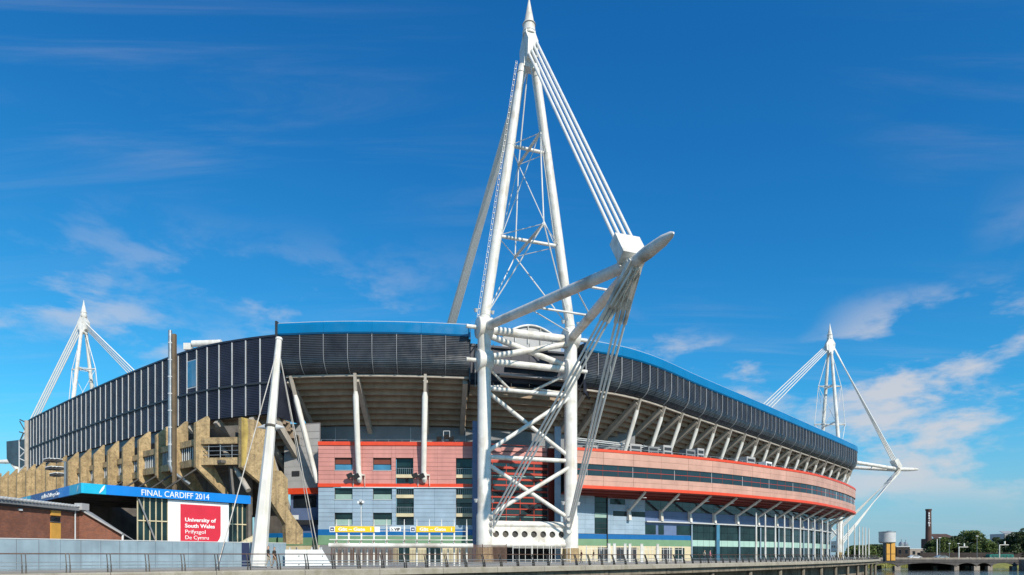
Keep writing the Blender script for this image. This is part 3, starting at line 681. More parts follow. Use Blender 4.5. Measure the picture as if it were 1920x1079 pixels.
# end wall beside the old stand ------------------------------------------
Z_E1, Z_E0, Z_ER = 35.1, 22.9, 27.8
sFar = None
ew = build('end_wall', sweep(MB(), END, 0, END.L, [(-.1,Z_E1), (-.1,Z_E0), (-.6,Z_E0), (-.6,Z_E1)], 2.5, True, True), M['frame'], st)
n = round(END.L/2.75); wv = END.L/n
win_s = END.find(366)
for i in range(n):
    a = i*wv
    up = slats(Z_ER+.12, Z_E1-.25, 26, 0, .06); lo = slats(Z_E0+.05, Z_ER-.12, 18, 0, .06)
    has_win = a <= win_s < a+wv
    if has_win:
        build('wall_panel', sweep(MB(), END, a+.06, a+wv-.06, slats(Z_ER+.12, Z_ER+.9, 3, 0, .06), 1.5), M['louvrew'], ew)
        build('wall_panel', sweep(MB(), END, a+.06, a+wv-.06, slats(33.3, Z_E1-.25, 6, 0, .06), 1.5), M['louvrew'], ew)
        wdw = build('high_window', sweep(MB(), END, a+.05, a+wv-.05, [(.06,33.3), (.06,Z_ER+.9), (-.09,Z_ER+.9), (-.09,33.3)], 2, True, True), M['trim'], ew)
        build('pane', sweep(MB(), END, a+.16, a+wv-.16, [(.10,33.2), (.10,Z_ER+1.1), (.0,Z_ER+1.1), (.0,33.2)], 2, True, True), M['glassb'], wdw)  # blue in the glass colour stands for reflected sky
    else: build('wall_panel', sweep(MB(), END, a+.06, a+wv-.06, up, 1.5), M['louvrew'], ew)
    build('wall_panel', sweep(MB(), END, a+.06, a+wv-.06, lo, 1.5), M['louvrew'], ew)
    build('mullion', MB().beam(END.W(a, .10, Z_E0), END.W(a, .10, Z_E1-.35), .15, .12, up=tuple(V((*END.nrm(a), 0)))), M['trim'], ew)
build('capping', sweep(MB(), END, 0, END.L, [(.16,Z_E1+.05), (.16,Z_E1-.25), (-.7,Z_E1-.25), (-.7,Z_E1+.05)], 2.5, True, True), M['louvrew'], ew)
build('rail_band', sweep(MB(), END, 0, END.L, [(.24,Z_ER+.14), (.24,Z_ER-.14), (-.1,Z_ER-.14), (-.1,Z_ER+.14)], 2.5, True, True), M['frame'], ew)
sN = END.find(330)
build('end_wall_base', sweep(MB(), END, 0, sN, [(-.3,Z_E0+.2), (-.3,5), (-.7,5), (-.7,Z_E0+.2)], 2.5, True, True), M['louvrew'], st)
bowl(END, sN-4, END.L, -1.0, 22.7, -11, 15.5, 8)
build('end_roof', sweep(MB(), END, 0, END.L, [(-.5,35.0), (-16,35.2)][::-1], 4), M['roof'], st)
for x in (352, 405, 470, 512):
    s_ = END.find(x); build('raker_beam', MB().beam(END.W(s_, -.2, 22.7), END.W(s_, -9, 15.2), .75, 1.1), M['raker'], st)
for x in (420, 487): 
    s_ = END.find(x); build('raking_prop', MB().tube(END.W(s_, -.3, 21.0), END.W(s_, -7.5, 8), .38, n=12), M['raker'], st, True)
build('return_wall', MB().beam(END.W(END.L, -6.6, 26), END.W(END.L, -.4, 26), .3, 7), M['louvrew'], st)
# far louvred stand end showing past the end wall
Q = [P(12,828,176), P(46,824,172), P(46,878,172), P(26,874,174.5), P(17,868,175.5), P(12.5,860,176)]
build('far_louvre_end', MB().prism(Q, V((-1.0,6,0))), M['louvre'], st)

# ================================================================== ROOF MASTS
def mast(label, GL, GR, o, zn, Jp, nose, apex_z, tip, back_dir, detail, loc):
    t = thing('roof_mast', label, 'mast', loc, 'roof masts of the stadium')
    GL, GR = V((*GL, 0)), V((*GR, 0)); mid = (GL+GR)/2; wv = (GR-GL).normalized(); o = V((*o, 0)).normalized()
    up = V((0,0,1)); q_ = 1.0 if detail else .84
    def at(g, z): return V((g.x, g.y, z))
    ap = V((tip.x, tip.y, apex_z)); segs = 20 if detail else 10
    for g, sgn in ((GL,-1), (GR,1)):
        build('tower_leg', MB().ptube([at(g,2.2), at(g,7.2), at(g,7.6), at(g,zn-5.4), at(g,zn+1.0)], [1.22,1.22,1.06,1.04,1.02], segs), M['white'], t, True)
        build('plinth', MB().ptube([at(g,-.1), at(g,2.2)], [1.45,1.3], segs), M['oldconc'], t, True)
        a = at(g, zn+.8); b = ap+wv*(sgn*1.15)-up*4.5
        leg = build('mast_leg', MB().ptube([a, a.lerp(b,.5), b], [.79*q_,.76*q_,.60*q_], segs), M['white'], t, True)
        for fr in (.02, .35, .68, .97): build('leg_collar', MB().ptube([a.lerp(b,fr), a.lerp(b,fr+.004)], [(.84-.16*fr)*q_]*2, segs), M['white'], leg, True)
        for z in (zn-.3, zn-5.4):
            c = at(g, z); ax = wv
            build('node_drum', MB().ptube([c-ax*1.15, c-ax*1.05, c-ax*.35, c+ax*.35, c+ax*1.05, c+ax*1.15], [1.55,1.68,1.55,1.55,1.68,1.55], segs), M['white'], t, True)
            build('stub', MB().tube(c+ax*sgn*1.0, c+ax*sgn*2.9, .32, n=10), M['white'], t, True)
    # head
    hd = build('mast_head', MB().prism([ap-wv*1.15-up*4.9+o*-.75, ap+wv*1.15-up*4.9+o*-.75, ap+wv*.75+up*1.0+o*-.75, ap-wv*.75+up*1.0+o*-.75], o*1.5), M['white'], t)
    for d, k in ((o, 1), (V((*back_dir,0)).normalized(), 1)):
        sd = V((-d.y, d.x, 0))
        build('anchor_block', MB().prism([ap+d*.5-up*4.2-sd*.85, ap+d*1.5-up*3.6-sd*.85, ap+d*1.7-up*1.2-sd*.85, ap+d*.4+up*1.1-sd*.85], sd*1.7), M['white'], hd)
    sp = build('spire', MB().ptube([ap+up*.6, ap+up*2.2, ap+up*2.25, tip-up*.6, tip], [1.02,.92,.86,.16,.05], segs), M['white'], t, True)
    for z in (1.0, 2.2): build('spire_ring', MB().ptube([ap+up*z, ap+up*(z+.14)], [1.06,1.02], segs), M['white'], sp, True)
    # tower bracing
    zt = zn-8.0; zm = zn-20.2; zb = 6.8
    def pp(g, z): return at(g, z)
    for z, r in ((zn-.5,.66), (zn-5.4,.54), (zt-1.6,.33), (zm,.35)): build('cross_tube', MB().tube(pp(GL,z), pp(GR,z), r, n=segs), M['white'], t, True)
    for z0, z1, r in ((zn-1.2,zn-5.0,.46), (zt-1.8,zm+.5,.33), (zm-.8,zb,.34)):
        build('diagonal', MB().tube(pp(GL,z0), pp(GR,z1), r, n=12), M['white'], t, True)
        build('diagonal', MB().tube(pp(GR,z0)+o*.5, pp(GL,z1)+o*.5, r, n=12), M['white'], t, True)
    for g, sgn in ((GL,1), (GR,-1)):
        build('roof_tie', MB().tube(pp(g,zn-5.8), mid-o*3.5+up*(zn-8.8)-wv*sgn*1.5, .22, n=8), M['white'], t, True)
        build('roof_tie', MB().tube(pp(g,zt-1.4), mid-o*3.5+up*(zn-8.0)-wv*sgn*2.5, .2, n=8), M['white'], t, True)
    # foot girder with round openings
    gw = (GR-GL).length; gd = wv
    gz0, gz1 = 2.75, 5.9
    fg = build('foot_girder', MB().tube(pp(GL,gz1)+gd*1.0, pp(GR,gz1)-gd*1.0, .55, n=16), M['white'], t, True)
    build('lower_flange', MB().tube(pp(GL,gz0)+gd*1.0, pp(GR,gz0)-gd*1.0, .5, n=16), M['white'], fg, True)
    bm = bmesh.new(); nh = 8; x0, x1 = 1.0, gw-1.0; cw = (x1-x0)/nh; hm = 12; zc_ = 4.35; hr = .52
    plate = MB()
    for i in range(nh):
        cx = x0+cw*(i+.5)
        outer = []
        for k in range(hm*4):
            a = 2*math.pi*k/(hm*4); dx, dz = math.cos(a), math.sin(a); q = min(cw/2/max(abs(dx),1e-6), 1.3/max(abs(dz),1e-6)); outer.append((cx+dx*q, zc_+dz*q))
        inn = [(cx+hr*math.cos(2*math.pi*k/(hm*4)), zc_+hr*math.sin(2*math.pi*k/(hm*4))) for k in range(hm*4)]
        N = hm*4; 
        for side in (.35, -.35):
            vs = [GL+gd*a+up*z+o*side for a, z in outer]+[GL+gd*a+up*z+o*side for a, z in inn]
            plate.add(vs, [(k, (k+1) % N, N+(k+1) % N, N+k) if side > 0 else (k, N+k, N+(k+1) % N, (k+1) % N) for k in range(N)])
        vs = [GL+gd*a+up*z+o*.35 for a, z in inn]+[GL+gd*a+up*z-o*.35 for a, z in inn]
        plate.add(vs, [(k, (k+1) % N, N+(k+1) % N, N+k) for k in range(N)])
    bm.free(); build('web_plate', plate, M['white'], fg); build('hole_shade_plate', MB().beam(pp(GL,4.35)+gd*1.0, pp(GR,4.35)-gd*1.0, .1, 2.4), M['darksteel'], fg)  # dark plate inside the girder stands in for shade in the holes
    # spreaders and their rods
    for lv, (z, hl) in enumerate(((50.8, 5.9), (65.2, 4.4))):
        fr = (z-zn-.8)/(ap.z-4.5-zn-.8)
        a = at(GL,z).lerp(V((ap.x,ap.y,z))-wv*1.15, fr); b = at(GR,z).lerp(V((ap.x,ap.y,z))+wv*1.15, fr); c = (a+b)/2
        build('leg_tie', MB().tube(a, b, .26, n=10), M['white'], t, True)
        f_, k_ = c+o*hl, c-o*hl
        build('spreader', MB().tube(f_, k_, .24, n=10), M['whited'] if detail else M['white'], t, True)
        for e in (f_, k_):
            for q in (a, b): build('spreader_rod', MB().tube(e, q, .07, n=6), M['cable'], t, True)
        if lv == 0: lo_ = (f_, k_)
        else: hi_ = (f_, k_)
    for i in (0, 1):
        sgn = 1 if i == 0 else -1
        build('stay_rod', MB().tube(ap-up*4+o*sgn*.5, hi_[i], .11, n=6), M['cable'], t, True)
        build('stay_rod', MB().tube(hi_[i], lo_[i], .11, n=6), M['cable'], t, True)
        for g in (GL, GR):
            build('stay_rod', MB().tube(lo_[i], at(g, zn+1.2), .10, n=6), M['cable'], t, True)
            build('stay_rod', MB().tube(hi_[i], at(g,50.8).lerp(V((ap.x,ap.y,50.8)), .38), .07, n=6), M['cable'], t, True)
    # outrigger arms
    wmat = M['whited'] if detail else M['white']
    na = at(GL, zn-.2); nb_ = at(GR, zn-.4)
    arm = build('outrigger_arm', MB().ptube([na+(Jp-na).normalized()*.8, Jp, Jp.lerp(nose,.35), Jp.lerp(nose,.75), nose-(nose-Jp)*.06, nose], [.66,.70,.76,.62,.36,.12], segs), wmat, t, True)
    build('outrigger_arm', MB().tube(nb_+(Jp-nb_).normalized()*.8, Jp-up*.3, .68, n=segs), wmat, t, True)
    for k in (.33, .66):
        a = na.lerp(Jp, k)+up*.6; b = nb_.lerp(Jp, k)+up*.6
        build('arm_tie', MB().tube(a, b, .16, n=8), M['white'], t, True)
        build('arm_brace', MB().tube(a, nb_.lerp(Jp, k-.3)+up*.6, .09, n=6), M['white'], t, True)
    # stay block on the arm and front stays
    stay = (ap+o*1.3-up*2.2)-Jp; sdir = stay.normalized(); sw = wv; sn = sdir.cross(sw).normalized()
    bc = Jp+sdir*2.3
    blk = build('stay_block', MB().box(bc, sdir*1.75, sw*1.65, sn*.8), M['white'], t)
    for k in range(4): build('stay_fin', MB().box(bc-sdir*1.6+sw*(-1.35+k*.9)+sn*1.0, sdir*.5, sw*.08, sn*.12), M['white'], blk)
    for k in range(4):
        for h in (0,):
            a = bc+sdir*1.7+sw*(-1.3+k*.87)+sn*h; b = ap+o*(1.1+.12*k)+wv*(-.6+.4*k)-up*(2.9-.55*k)-sn*0+sn*h*.4
            build('front_stay', MB().tube(a, b, .20 if detail else .21, n=10), M['cable'], t, True)
    bd = V((*back_dir, 0)).normalized(); bs = V((-bd.y, bd.x, 0))
    for k in range(5 if detail else 4):
        a = ap-up*(1.4+.75*k)+bd*1.0+bs*(-.7+.35*k); b = V((mid.x,mid.y,0))+bd*(51-.9*k if detail else 49-2.0*k)+up*36.2+bs*(-1.3+.65*k)
        build('back_stay', MB().tube(a, b, .30 if detail else .20, n=8), M['cable'], t, True)
    # gussets and tie-down cables
    for g, sgn in ((GL,-1), (GR,1)):
        foot = at(g, 6.2)+o*1.0+wv*(-sgn)*.9; d = (foot-Jp).normalized()
        sd = d.cross(up).normalized(); nn = d.cross(sd)
        gs = build('gusset', MB().prism([Jp-sd*1.0+up*.2, Jp+sd*1.0+up*.2, Jp+d*5.6+sd*.75, Jp+d*5.6-sd*.75], nn*.5), wmat, t)
        for k in range(3):
            off = sd*(-.62+.62*k)
            build('rib_plate', MB().prism([Jp+off+nn*.5-up*.3, Jp+off+nn*.95+d*1.0, Jp+off+nn*.7+d*5.2, Jp+off+nn*.4+d*5.6], sd*.1), M['white'], gs)
            a = Jp+d*5.2+off+nn*.3; z = 6.9-k*1.0
            b = at(g, z)+o*1.25-wv*sgn*(.8)
            cb = build('tie_down_cable', MB().tube(a, b, .15 if detail else .20, n=8), M['cable'], t, True)
            build('socket', MB().tube(a, a.lerp(b,.06), .26, n=8), wmat, cb, True)
            build('anchor_drum', MB().tube(at(g, z)+o*.7-wv*sgn*.5, b+(b-at(g,z))*.25, .42, n=14), M['white'], cb, True)
    if detail:
        a = at(GL, zn+1.2); b = ap-wv*1.15-up*4.0; off = -wv*.92+o*.1
        lad = MB(); 
        for q in (off, off-wv*.28): lad.tube(a+q, b+q*.9, .03, n=5)
        build('ladder', lad, M['white'], t)
        rg = MB()
        for i in range(46): q = a.lerp(b, (i+.5)/46)+off*(1-.1*i/46); rg.box(q-wv*.14, wv*.15, o*.10, up*.035)
        build('ladder_rungs', rg, M['white'], t)
        for g in (GL, GR):
            for s_ in (-1, 1):
                for z in (zn+2.0, 9.2):
                    q = at(g, z)+wv*s_*1.35; l = build('spotlight', MB().tube(q, q+V((0,-.1,.5)), .2, .34, 10), M['trim'], t)
    return t
Yt = 104.0
tipN = P(992,-4,Yt)
GLn, GRn = P(908,900,102).xy, P(1070,900,107).xy
zN = P(912,612,102).z
JN = PZ(1190,492,35.0); NN_ = PZ(1263,437,35.0)
mast('tallest white A-frame roof mast in front, with outrigger arm pointing towards the viewer', GLn, GRn, (.36,-.93), zN, JN, NN_, P(993,74,Yt).z, tipN, (-.43,.90), True, (2.6,104.5,0))
def far_mast(px, tip_y, o, label, ztip):
    Y = F*(ztip-ZC)/(YH-tip_y); tip = V(((px-CX)/F*Y, Y, ztip)); o = V((*o,0)).normalized(); wv = V((-o.y, o.x, 0))
    m_ = V((tip.x, tip.y, 0)); GL, GR = (m_-wv*7.2), (m_+wv*7.2)
    J = m_+o*26.5+V((0,0,33.8)); nose = m_+o*34.2+V((0,0,33.8))
    mast(label, GL.xy, GR.xy, o.xy, zN, J, nose, ztip-6.6, tip, (-o.x, -o.y), False, (m_.x, m_.y, 0))
far_mast(1556, 607, (1.0,.02), 'white roof mast at the far right end of the stadium, stays fanning to its outrigger', tipN.z)
far_mast(157, 563, (-.99,.10), 'white roof mast standing behind the navy panel wall on the left', tipN.z)

# ================================================================== OLD CONCRETE STAND
U3, V3 = UW.normalized(), VN.normalized()
os_ = thing('concrete_stand', 'weathered old concrete grandstand with row of stepped fins below the navy end wall', 'grandstand', (-60, 108, 0))
def fin(p, poly, m, th=.62):                       # plate standing across the stand; o = metres outwards
    pts = [V((p.x, p.y, 0))-U3*o+V((0,0,z)) for o, z in poly]; return build('fin', MB().prism(pts, V3*th), m, os_)
big = [(1.8,19.7), (.1,20.9), (-.2,20.6), (-.1,15.1), (-2.9,10.2), (-2.9,9.2), (1.4,13.1), (1.8,13.4)]
wide = [(1.6,18.9), (.0,20.9), (-.15,20.8), (-.15,6.0), (1.6,6.0)]
wideb = [(1.7,19.4), (.1,21.0), (-.1,20.9), (-.1,14.8), (-3.0,10.0), (-3.0,9.0), (1.4,12.8), (1.7,13.0)]
p0 = P(391,780,94); p0.z = 0
finpos = []
for i in range(17):
    p = p0+V3*(6.45*i); finpos.append(p)
    fin(p, big if i == 0 else (wideb if i < 4 else wide), M['oldconc'])
pe = P(478,787,93.0); fin(V((pe.x,pe.y,0)), [(2.0,20.2), (-.5,20.1), (-1.7,19.0), (-1.9,16.2), (-3.0,15.4), (-3.9,11.2), (-3.2,9.8), (2.0,13.3)], M['oldconc'], .8)
build('lichen_patch', MB().prism([V((pe.x,pe.y,0))-U3*o-V3*.012+V((0,0,z)) for o, z in ((2.0,20.2), (1.15,20.15), (.95,18.2), (1.2,16.0), (1.4,13.7), (2.0,13.4))], V3*.01), M['lichen'], os_)
pe2 = P(520,890,90.0); fin(V((pe2.x,pe2.y,0)), [(1.4,12.6), (-.6,12.6), (-1.6,11.6), (-1.7,7.4), (-4.0,4.6), (-4.0,2.6), (-1.4,2.6), (-1.2,5.4), (1.4,9.0)], M['oldconc'], .8)
allp = [V((pe.x,pe.y,0))]+finpos
for i in range(0, 9):
    a, b = allp[i], allp[i+1]
    if i >= 4: a, b = a+U3*.9, b+U3*.9
    if i == 0: a = a-V3*0
    for z, h in ((17.2,.9), (14.3,1.0)):
        build('spandrel_beam', MB().beam(a-U3*.9+V3*.6+V((0,0,z)), b-U3*.9+V((0,0,z)), .5, h), M['oldconc'], os_)
    if i >= 1:
        g = build('infill_glazing', MB().beam(a-U3*.75+V3*.6+V((0,0,15.75)), b-U3*.75+V((0,0,15.75)), .1, 1.9), M['glassg'], os_)
        for k in range(9):
            q = (a+V3*.6).lerp(b, (k+.5)/9)-U3*.86; build('mullion', MB().beam(q+V((0,0,14.8)), q+V((0,0,16.7)), .1, .1), M['trim'], g)
    else:
        for k in range(3): build('guard_bar', MB().tube(a-U3*.8+V((0,0,15.2+.6*k)), b-U3*.8+V((0,0,15.2+.6*k)), .05, n=6), M['steel'], os_)
        for k in range(4): q = a.lerp(b, (k+.5)/4)-U3*.8; build('guard_post', MB().tube(q+V((0,0,14.8)), q+V((0,0,16.6)), .05, n=6), M['steel'], os_)
# raked seating deck and back wall behind the fins (shade put into their dark colour)
A0, A1 = p0-V3*3.2, p0+V3*106
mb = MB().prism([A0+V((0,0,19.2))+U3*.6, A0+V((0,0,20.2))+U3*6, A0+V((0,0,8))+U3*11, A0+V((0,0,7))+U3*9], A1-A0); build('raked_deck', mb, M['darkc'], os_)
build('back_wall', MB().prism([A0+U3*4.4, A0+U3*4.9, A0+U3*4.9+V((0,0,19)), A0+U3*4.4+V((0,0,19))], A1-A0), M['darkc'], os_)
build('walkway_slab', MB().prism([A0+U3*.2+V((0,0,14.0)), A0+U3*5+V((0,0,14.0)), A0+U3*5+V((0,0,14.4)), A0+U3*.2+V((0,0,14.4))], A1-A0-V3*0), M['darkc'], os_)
for i in range(1, 6):
    a = finpos[i-1]
    build('drain_pipe', MB().tube(a-U3*1.7+V((0,0,13.2)), a-U3*6.4+V((0,0,9.2))+V3*2, .14, n=8), M['darksteel'], os_, True)
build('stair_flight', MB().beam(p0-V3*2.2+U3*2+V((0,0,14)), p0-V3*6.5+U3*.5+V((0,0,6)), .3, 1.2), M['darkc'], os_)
build('prop_tube', MB().tube(P(408,823,97), P(466,920,92), .38, n=12), M['raker'], os_, True)

# flue on the stand
fb = P(319,880,91.5)
flue = thing('steel_flue', 'tall shiny steel flue pipe strapped to a timber-brown post against the concrete fins', 'flue', (fb.x, fb.y, 8))
zt_ = P(319,620,91.5).z
build('pipe', MB().ptube([fb+V((1.9,1.6,-1.9)), fb+V((.9,.8,-1.0)), fb+V((.25,.1,-.3)), fb+V((0,0,.6)), V((fb.x,fb.y,zt_))], [.26]*5, 14), M['steel'], flue, True)
build('post', MB().abox(fb.x+.36, fb.x+.78, fb.y-.15, fb.y+.3, 8, zt_-.5), mat('brown_post', (.16,.11,.06), .8, var=.25, streak=.5), flue)
for i in range(8):
    z = fb.z+1+i*2.35; build('strap', MB().ptube([V((fb.x,fb.y,z)), V((fb.x,fb.y,z+.14))], [.30,.30], 14), M['trim'], flue)
    build('bracket', MB().abox(fb.x+.2, fb.x+.5, fb.y-.05, fb.y+.05, z, z+.12), M['steel'], flue)

# duct on the roof edge
dp = P(352,650,113); dk = thing('roof_duct', 'white rooftop duct lying behind the top edge of the navy end wall', 'duct', (dp.x, dp.y, 35.2))
build('duct', MB().tube(P(361,645,113)+V((0,0,.0)), P(415,640,113)+V((0,0,-.3)), .55, n=14), M['white'], dk, True)
build('duct_box', MB().box(P(353,651,113), (.6,0,0), (0,.5,0), (0,0,.55)), M['white'], dk)
build('duct_legs', MB().beam(P(361,645,113)-V((0,0,2.5)), P(361,645,113), .2, .2).beam(P(400,641,113)-V((0,0,2.5)), P(400,641,113), .2, .2).beam(P(353,651,113)-V((0,0,2)), P(353,651,113), .2, .2), M['steel'], dk)

# lattice mast and floodlight post by the far end
lb = P(46,884,150); lm = thing('lattice_mast', 'slim steel lattice mast with pale pipe at the far end of the navy wall', 'mast', (lb.x, lb.y, 18))
za, zb_ = P(46,884,150).z, P(46,789,150).z
build('pipe', MB().tube(P(50,884,150), P(50,789,150), .42, n=10), M['raker'], lm, True)
for dx in (-1.5,): build('chord', MB().tube(P(36,886,150), P(36,826,150), .12, n=6), M['trim'], lm)
lat = [(36,838,50,848), (36,860,50,866), (36,858,50,844), (36,884,50,870), (37,828,44,812), (37,787,50,793), (37,790,47,808), (36,810,50,814)]
for a, b, c, d in lat: build('brace', MB().tube(P(a,b,150), P(c,d,150), .12, n=6), M['darksteel'] if b < 830 else M['trim'], lm)
build('lattice_leg', MB().tube(P(50,884,150), V((P(50,884,150).x, 150, 8)), .42, n=10), M['raker'], lm)
fp = P(123,905,92); ft = thing('floodlight_post', 'grey post carrying three tiers of flat floodlights above the blue canopy', 'floodlight', (fp.x, fp.y, 4))
build('post', MB().beam(V((fp.x,fp.y,4)), P(123,866,92), .28, .28), M['steel'], ft)
for y, x0, n_ in ((866,98,3), (881,102,3), (893,110,2)):
    build('cross_arm', MB().beam(P(123,y,92), P(x0-8,y+1,92), .1, .1), M['steel'], ft)
    for k in range(n_):
        c = P(x0+k*7-6, y-2+k*.4, 92); lamp = build('lamp_housing', MB().box(c, V((.6,-.25,.05)), V((.15,.38,0)), V((-.05,.1,.16))), M['darksteel'], ft)
        build('lamp_hood', MB().box(c+V((0,0,.22)), V((.62,-.26,.05)), V((.16,.4,0)), V((0,0,.04))), M['signwhite'], lamp)

# ================================================================== BLUE CANOPY BUILDING
CZ = 8.2
c0, c1, c2 = PZ(152,905.5,CZ), PZ(470,930,CZ), PZ(15,940,CZ)
cb = thing('entrance_canopy', 'entrance building under a wraparound blue fascia canopy with glazed front', 'canopy', (c0.x, c0.y, 0))
PR, PL = Plane(c0.xy, c1.xy), Plane(c2.xy, c0.xy)
H_ = 1.0
M['canopy'] = mat('bright_blue_vinyl', (.004,.22,.68), .4, var=.12, vscale=.25)
M['cyan'] = mat('cyan_vinyl', (.01,.45,.68), .4, var=.1)
M['deepblue'] = mat('deep_blue_vinyl', (.008,.06,.28), .4, var=.1)
def fpan(pl, l0, l1, m, name='fascia_panel', o=.0, z0=CZ-H_, z1=CZ, par=None, t=.25):
    return build(name, MB().box(pl.pt((l0+l1)/2, (z0+z1)/2, o-t/2), pl.d*((l1-l0)/2-.003), pl.n*(t/2), V((0,0,(z1-z0)/2))), M[m], par or cb)
n = 8
for i in range(n): fpan(PR, PR.L*i/n, PR.L*(i+1)/n, 'cyan' if i == 0 else 'canopy')
for i in range(8): fpan(PL, PL.L*i/8, PL.L*(i+1)/8, ('cyan','canopy','cyan','deepblue','deepblue','deepblue','canopy','cyan')[i])
def swirl(pl, l, z, s, lean):
    pts = [pl.pt(l+s*.3*math.sin(a*1.4)+lean*a, z+s*(a-.5), .03) for a in [i/8 for i in range(9)]]
    mb = MB()
    for i in range(8):
        w_ = .22*math.sin(math.pi*(i+.5)/8)*s; mb.beam(pts[i], pts[i+1], w_+.02, .02, up=tuple(pl.n))
    build('swirl_mark', mb, M['signwhite'], cb)
swirl(PR, 1.6, CZ-.5, .85, .25); swirl(PL, PL.L-1.3, CZ-.5, .6, .2); swirl(PL, PL.L*.3, CZ-.5, .8, .3)
lA = PR.hit(264,918)[0]; lB = PR.hit(391,928)[0]
text_part('lettering', 'FINAL CARDIFF 2014', .92, PR.pt(lA, CZ-.84, .02), PR.d, (0,0,1), M['signwhite'], cb, width=lB-lA)
lA = PL.hit(78,928)[0]; lB = PL.hit(111,921)[0]; lM = PL.hit(88,926)[0]
text_part('lettering', 'amlin', .72, PL.pt(lA, CZ-.72, .02), PL.d, (0,0,1), M['signwhite'], cb, width=lM-lA-.2, bold=.012)
text_part('lettering', 'Challenge Cup', .62, PL.pt(lM+.2, CZ-.72, .02), PL.d, (0,0,1), M['signwhite'], cb, width=lB-lM-.2)
roof = MB().prism([PR.pt(.3,CZ-.35,-.3), PR.pt(PR.L,CZ-.35,-.3), PR.pt(PR.L,CZ-.35,-14), PL.pt(0,CZ-.35,-.3)], V((0,0,.25))); build('canopy_roof', roof, M['roof'], cb)
for i in range(9):
    f_ = (i+.6)/9
    build('roof_beam', MB().beam(PL.pt(PL.L*(1-f_), CZ-.65, -.4), PL.pt(PL.L*(1-f_), CZ-.65, -.4)+PR.d*PR.L*.95, .25, .5), M['darksteel'], cb)
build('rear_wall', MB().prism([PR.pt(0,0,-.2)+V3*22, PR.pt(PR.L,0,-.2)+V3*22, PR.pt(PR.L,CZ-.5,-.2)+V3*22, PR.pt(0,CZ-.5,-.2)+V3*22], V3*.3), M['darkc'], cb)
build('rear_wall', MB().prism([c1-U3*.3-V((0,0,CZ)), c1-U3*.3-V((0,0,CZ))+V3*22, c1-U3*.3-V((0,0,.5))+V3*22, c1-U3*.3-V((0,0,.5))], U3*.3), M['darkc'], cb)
g0, g1 = PR.hit(262,980)[0], PR.hit(468,980)[0]
gz = CZ-H_-.02
gl = build('glazed_front', MB().box(PR.pt((g0+g1)/2, gz/2, -.7), PR.d*((g1-g0)/2), PR.n*.06, V((0,0,gz/2))), M['frame'], cb)
nc = 20
for i in range(nc):
    a, b = g0+(g1-g0)*i/nc, g0+(g1-g0)*(i+1)/nc
    for z0, z1 in ((.1,2.4), (2.45,4.7), (4.75,gz-.05)): build('pane', MB().box(PR.pt((a+b)/2,(z0+z1)/2,-.6), PR.d*((b-a)/2-.03), PR.n*.03, V((0,0,(z1-z0)/2))), M['glassg'], gl)
    build('mullion', MB().beam(PR.pt(a,0,-.52), PR.pt(a,gz,-.52), .09, .1), M['cream'], gl)
for z in (2.42, 4.72): build('transom', MB().beam(PR.pt(g0,z,-.5), PR.pt(g1,z,-.5), .1, .12), M['cream'], gl)
build('raking_post', MB().beam(PR.px(262,936,-.3), PR.px(293,1012,-.3), .15, .15), M['grey'], cb)
build('kerb_block', MB().prism([PR.px(442,1019,.3), PR.px(476,1019,.3), PR.px(476,1002,.3)], PR.n*.6), M['cream'], cb)
# banner
b0, b1 = PR.hit(318,950)[0], PR.hit(432,950)[0]; bz1 = CZ-H_-.05; bz0 = 2.2
bn = thing('banner', 'white and red university banner with rounded corner hung over the glazed front', 'banner', PR.pt((b0+b1)/2, bz0, -.3))
build('sheet', MB().box(PR.pt((b0+b1)/2,(bz0+bz1)/2,-.38), PR.d*((b1-b0)/2), PR.n*.02, V((0,0,(bz1-bz0)/2))), M['signwhite'], bn)
r0, r1 = PR.hit(341,960)[0], PR.hit(416.5,960)[0]; rz1 = bz1-.42; rz0 = 2.25; rr_ = 1.3
poly = [PR.pt(r0,rz1,-.34), PR.pt(r0,rz0,-.34)]+[PR.pt(r1-rr_+rr_*math.sin(a), rz0+rr_-rr_*math.cos(a), -.34) for a in [i*math.pi/16 for i in range(9)]]+[PR.pt(r1,rz1,-.34)]
build('red_shape', MB().prism(poly, PR.n*.02), M['signred'], bn)
for i, (tx, bo) in enumerate((('University of', .014), ('South Wales', .014), ('Prifysgol', 0), ('De Cymru', 0))):
    l, z = PR.hit(349, (977.8, 989.2, 1000.3, 1011.3)[i]); wpx = ((349,407), (349,405), (349,387), (349,393))[i]
    text_part('lettering', tx, .60, PR.pt(l, z, -.30), PR.d, (0,0,1), M['signwhite'], bn, width=PR.hit(wpx[1],990)[0]-PR.hit(wpx[0],990)[0], bold=bo)

# ================================================================== BRICK BUILDING
bc_ = PZ(148,958,5.1); bz = 5.1
bb = thing('brick_building', 'low red brick building with corrugated eaves and ochre window strip behind the grey hoarding', 'building', (bc_.x, bc_.y, 0))
bl = V((bc_.x-.4, 36, 0)); b_ = V((bc_.x, bc_.y, 0)); br_ = P(229,1003,61.5)
build('side_wall', MB().prism([bl, b_, b_+V((0,0,bz)), bl+V((0,0,bz))], V((-.3,0,0))), M['brick'], bb)
gr = V((br_.x, br_.y, 0))
build('gable_wall', MB().prism([b_+V((.02,0,0)), gr, V((gr.x,gr.y,br_.z)), b_+V((.02,0,bz+.2))], V((0,.3,0))), M['brick'], bb)
build('verge', MB().beam(b_+V((-.1,-.08,bz+.3)), V((gr.x+.1,gr.y-.08,br_.z+.08)), .45, .14), M['greylite'], bb)
build('corner_post', MB().beam(gr+V((.05,0,0)), V((gr.x+.05,gr.y,br_.z)), .12, .12), M['signwhite'], bb)
build('gutter', MB().beam(bl+V((.22,0,bz+.1)), b_+V((.22,0,bz+.1)), .32, .3), M['grey'], bb)
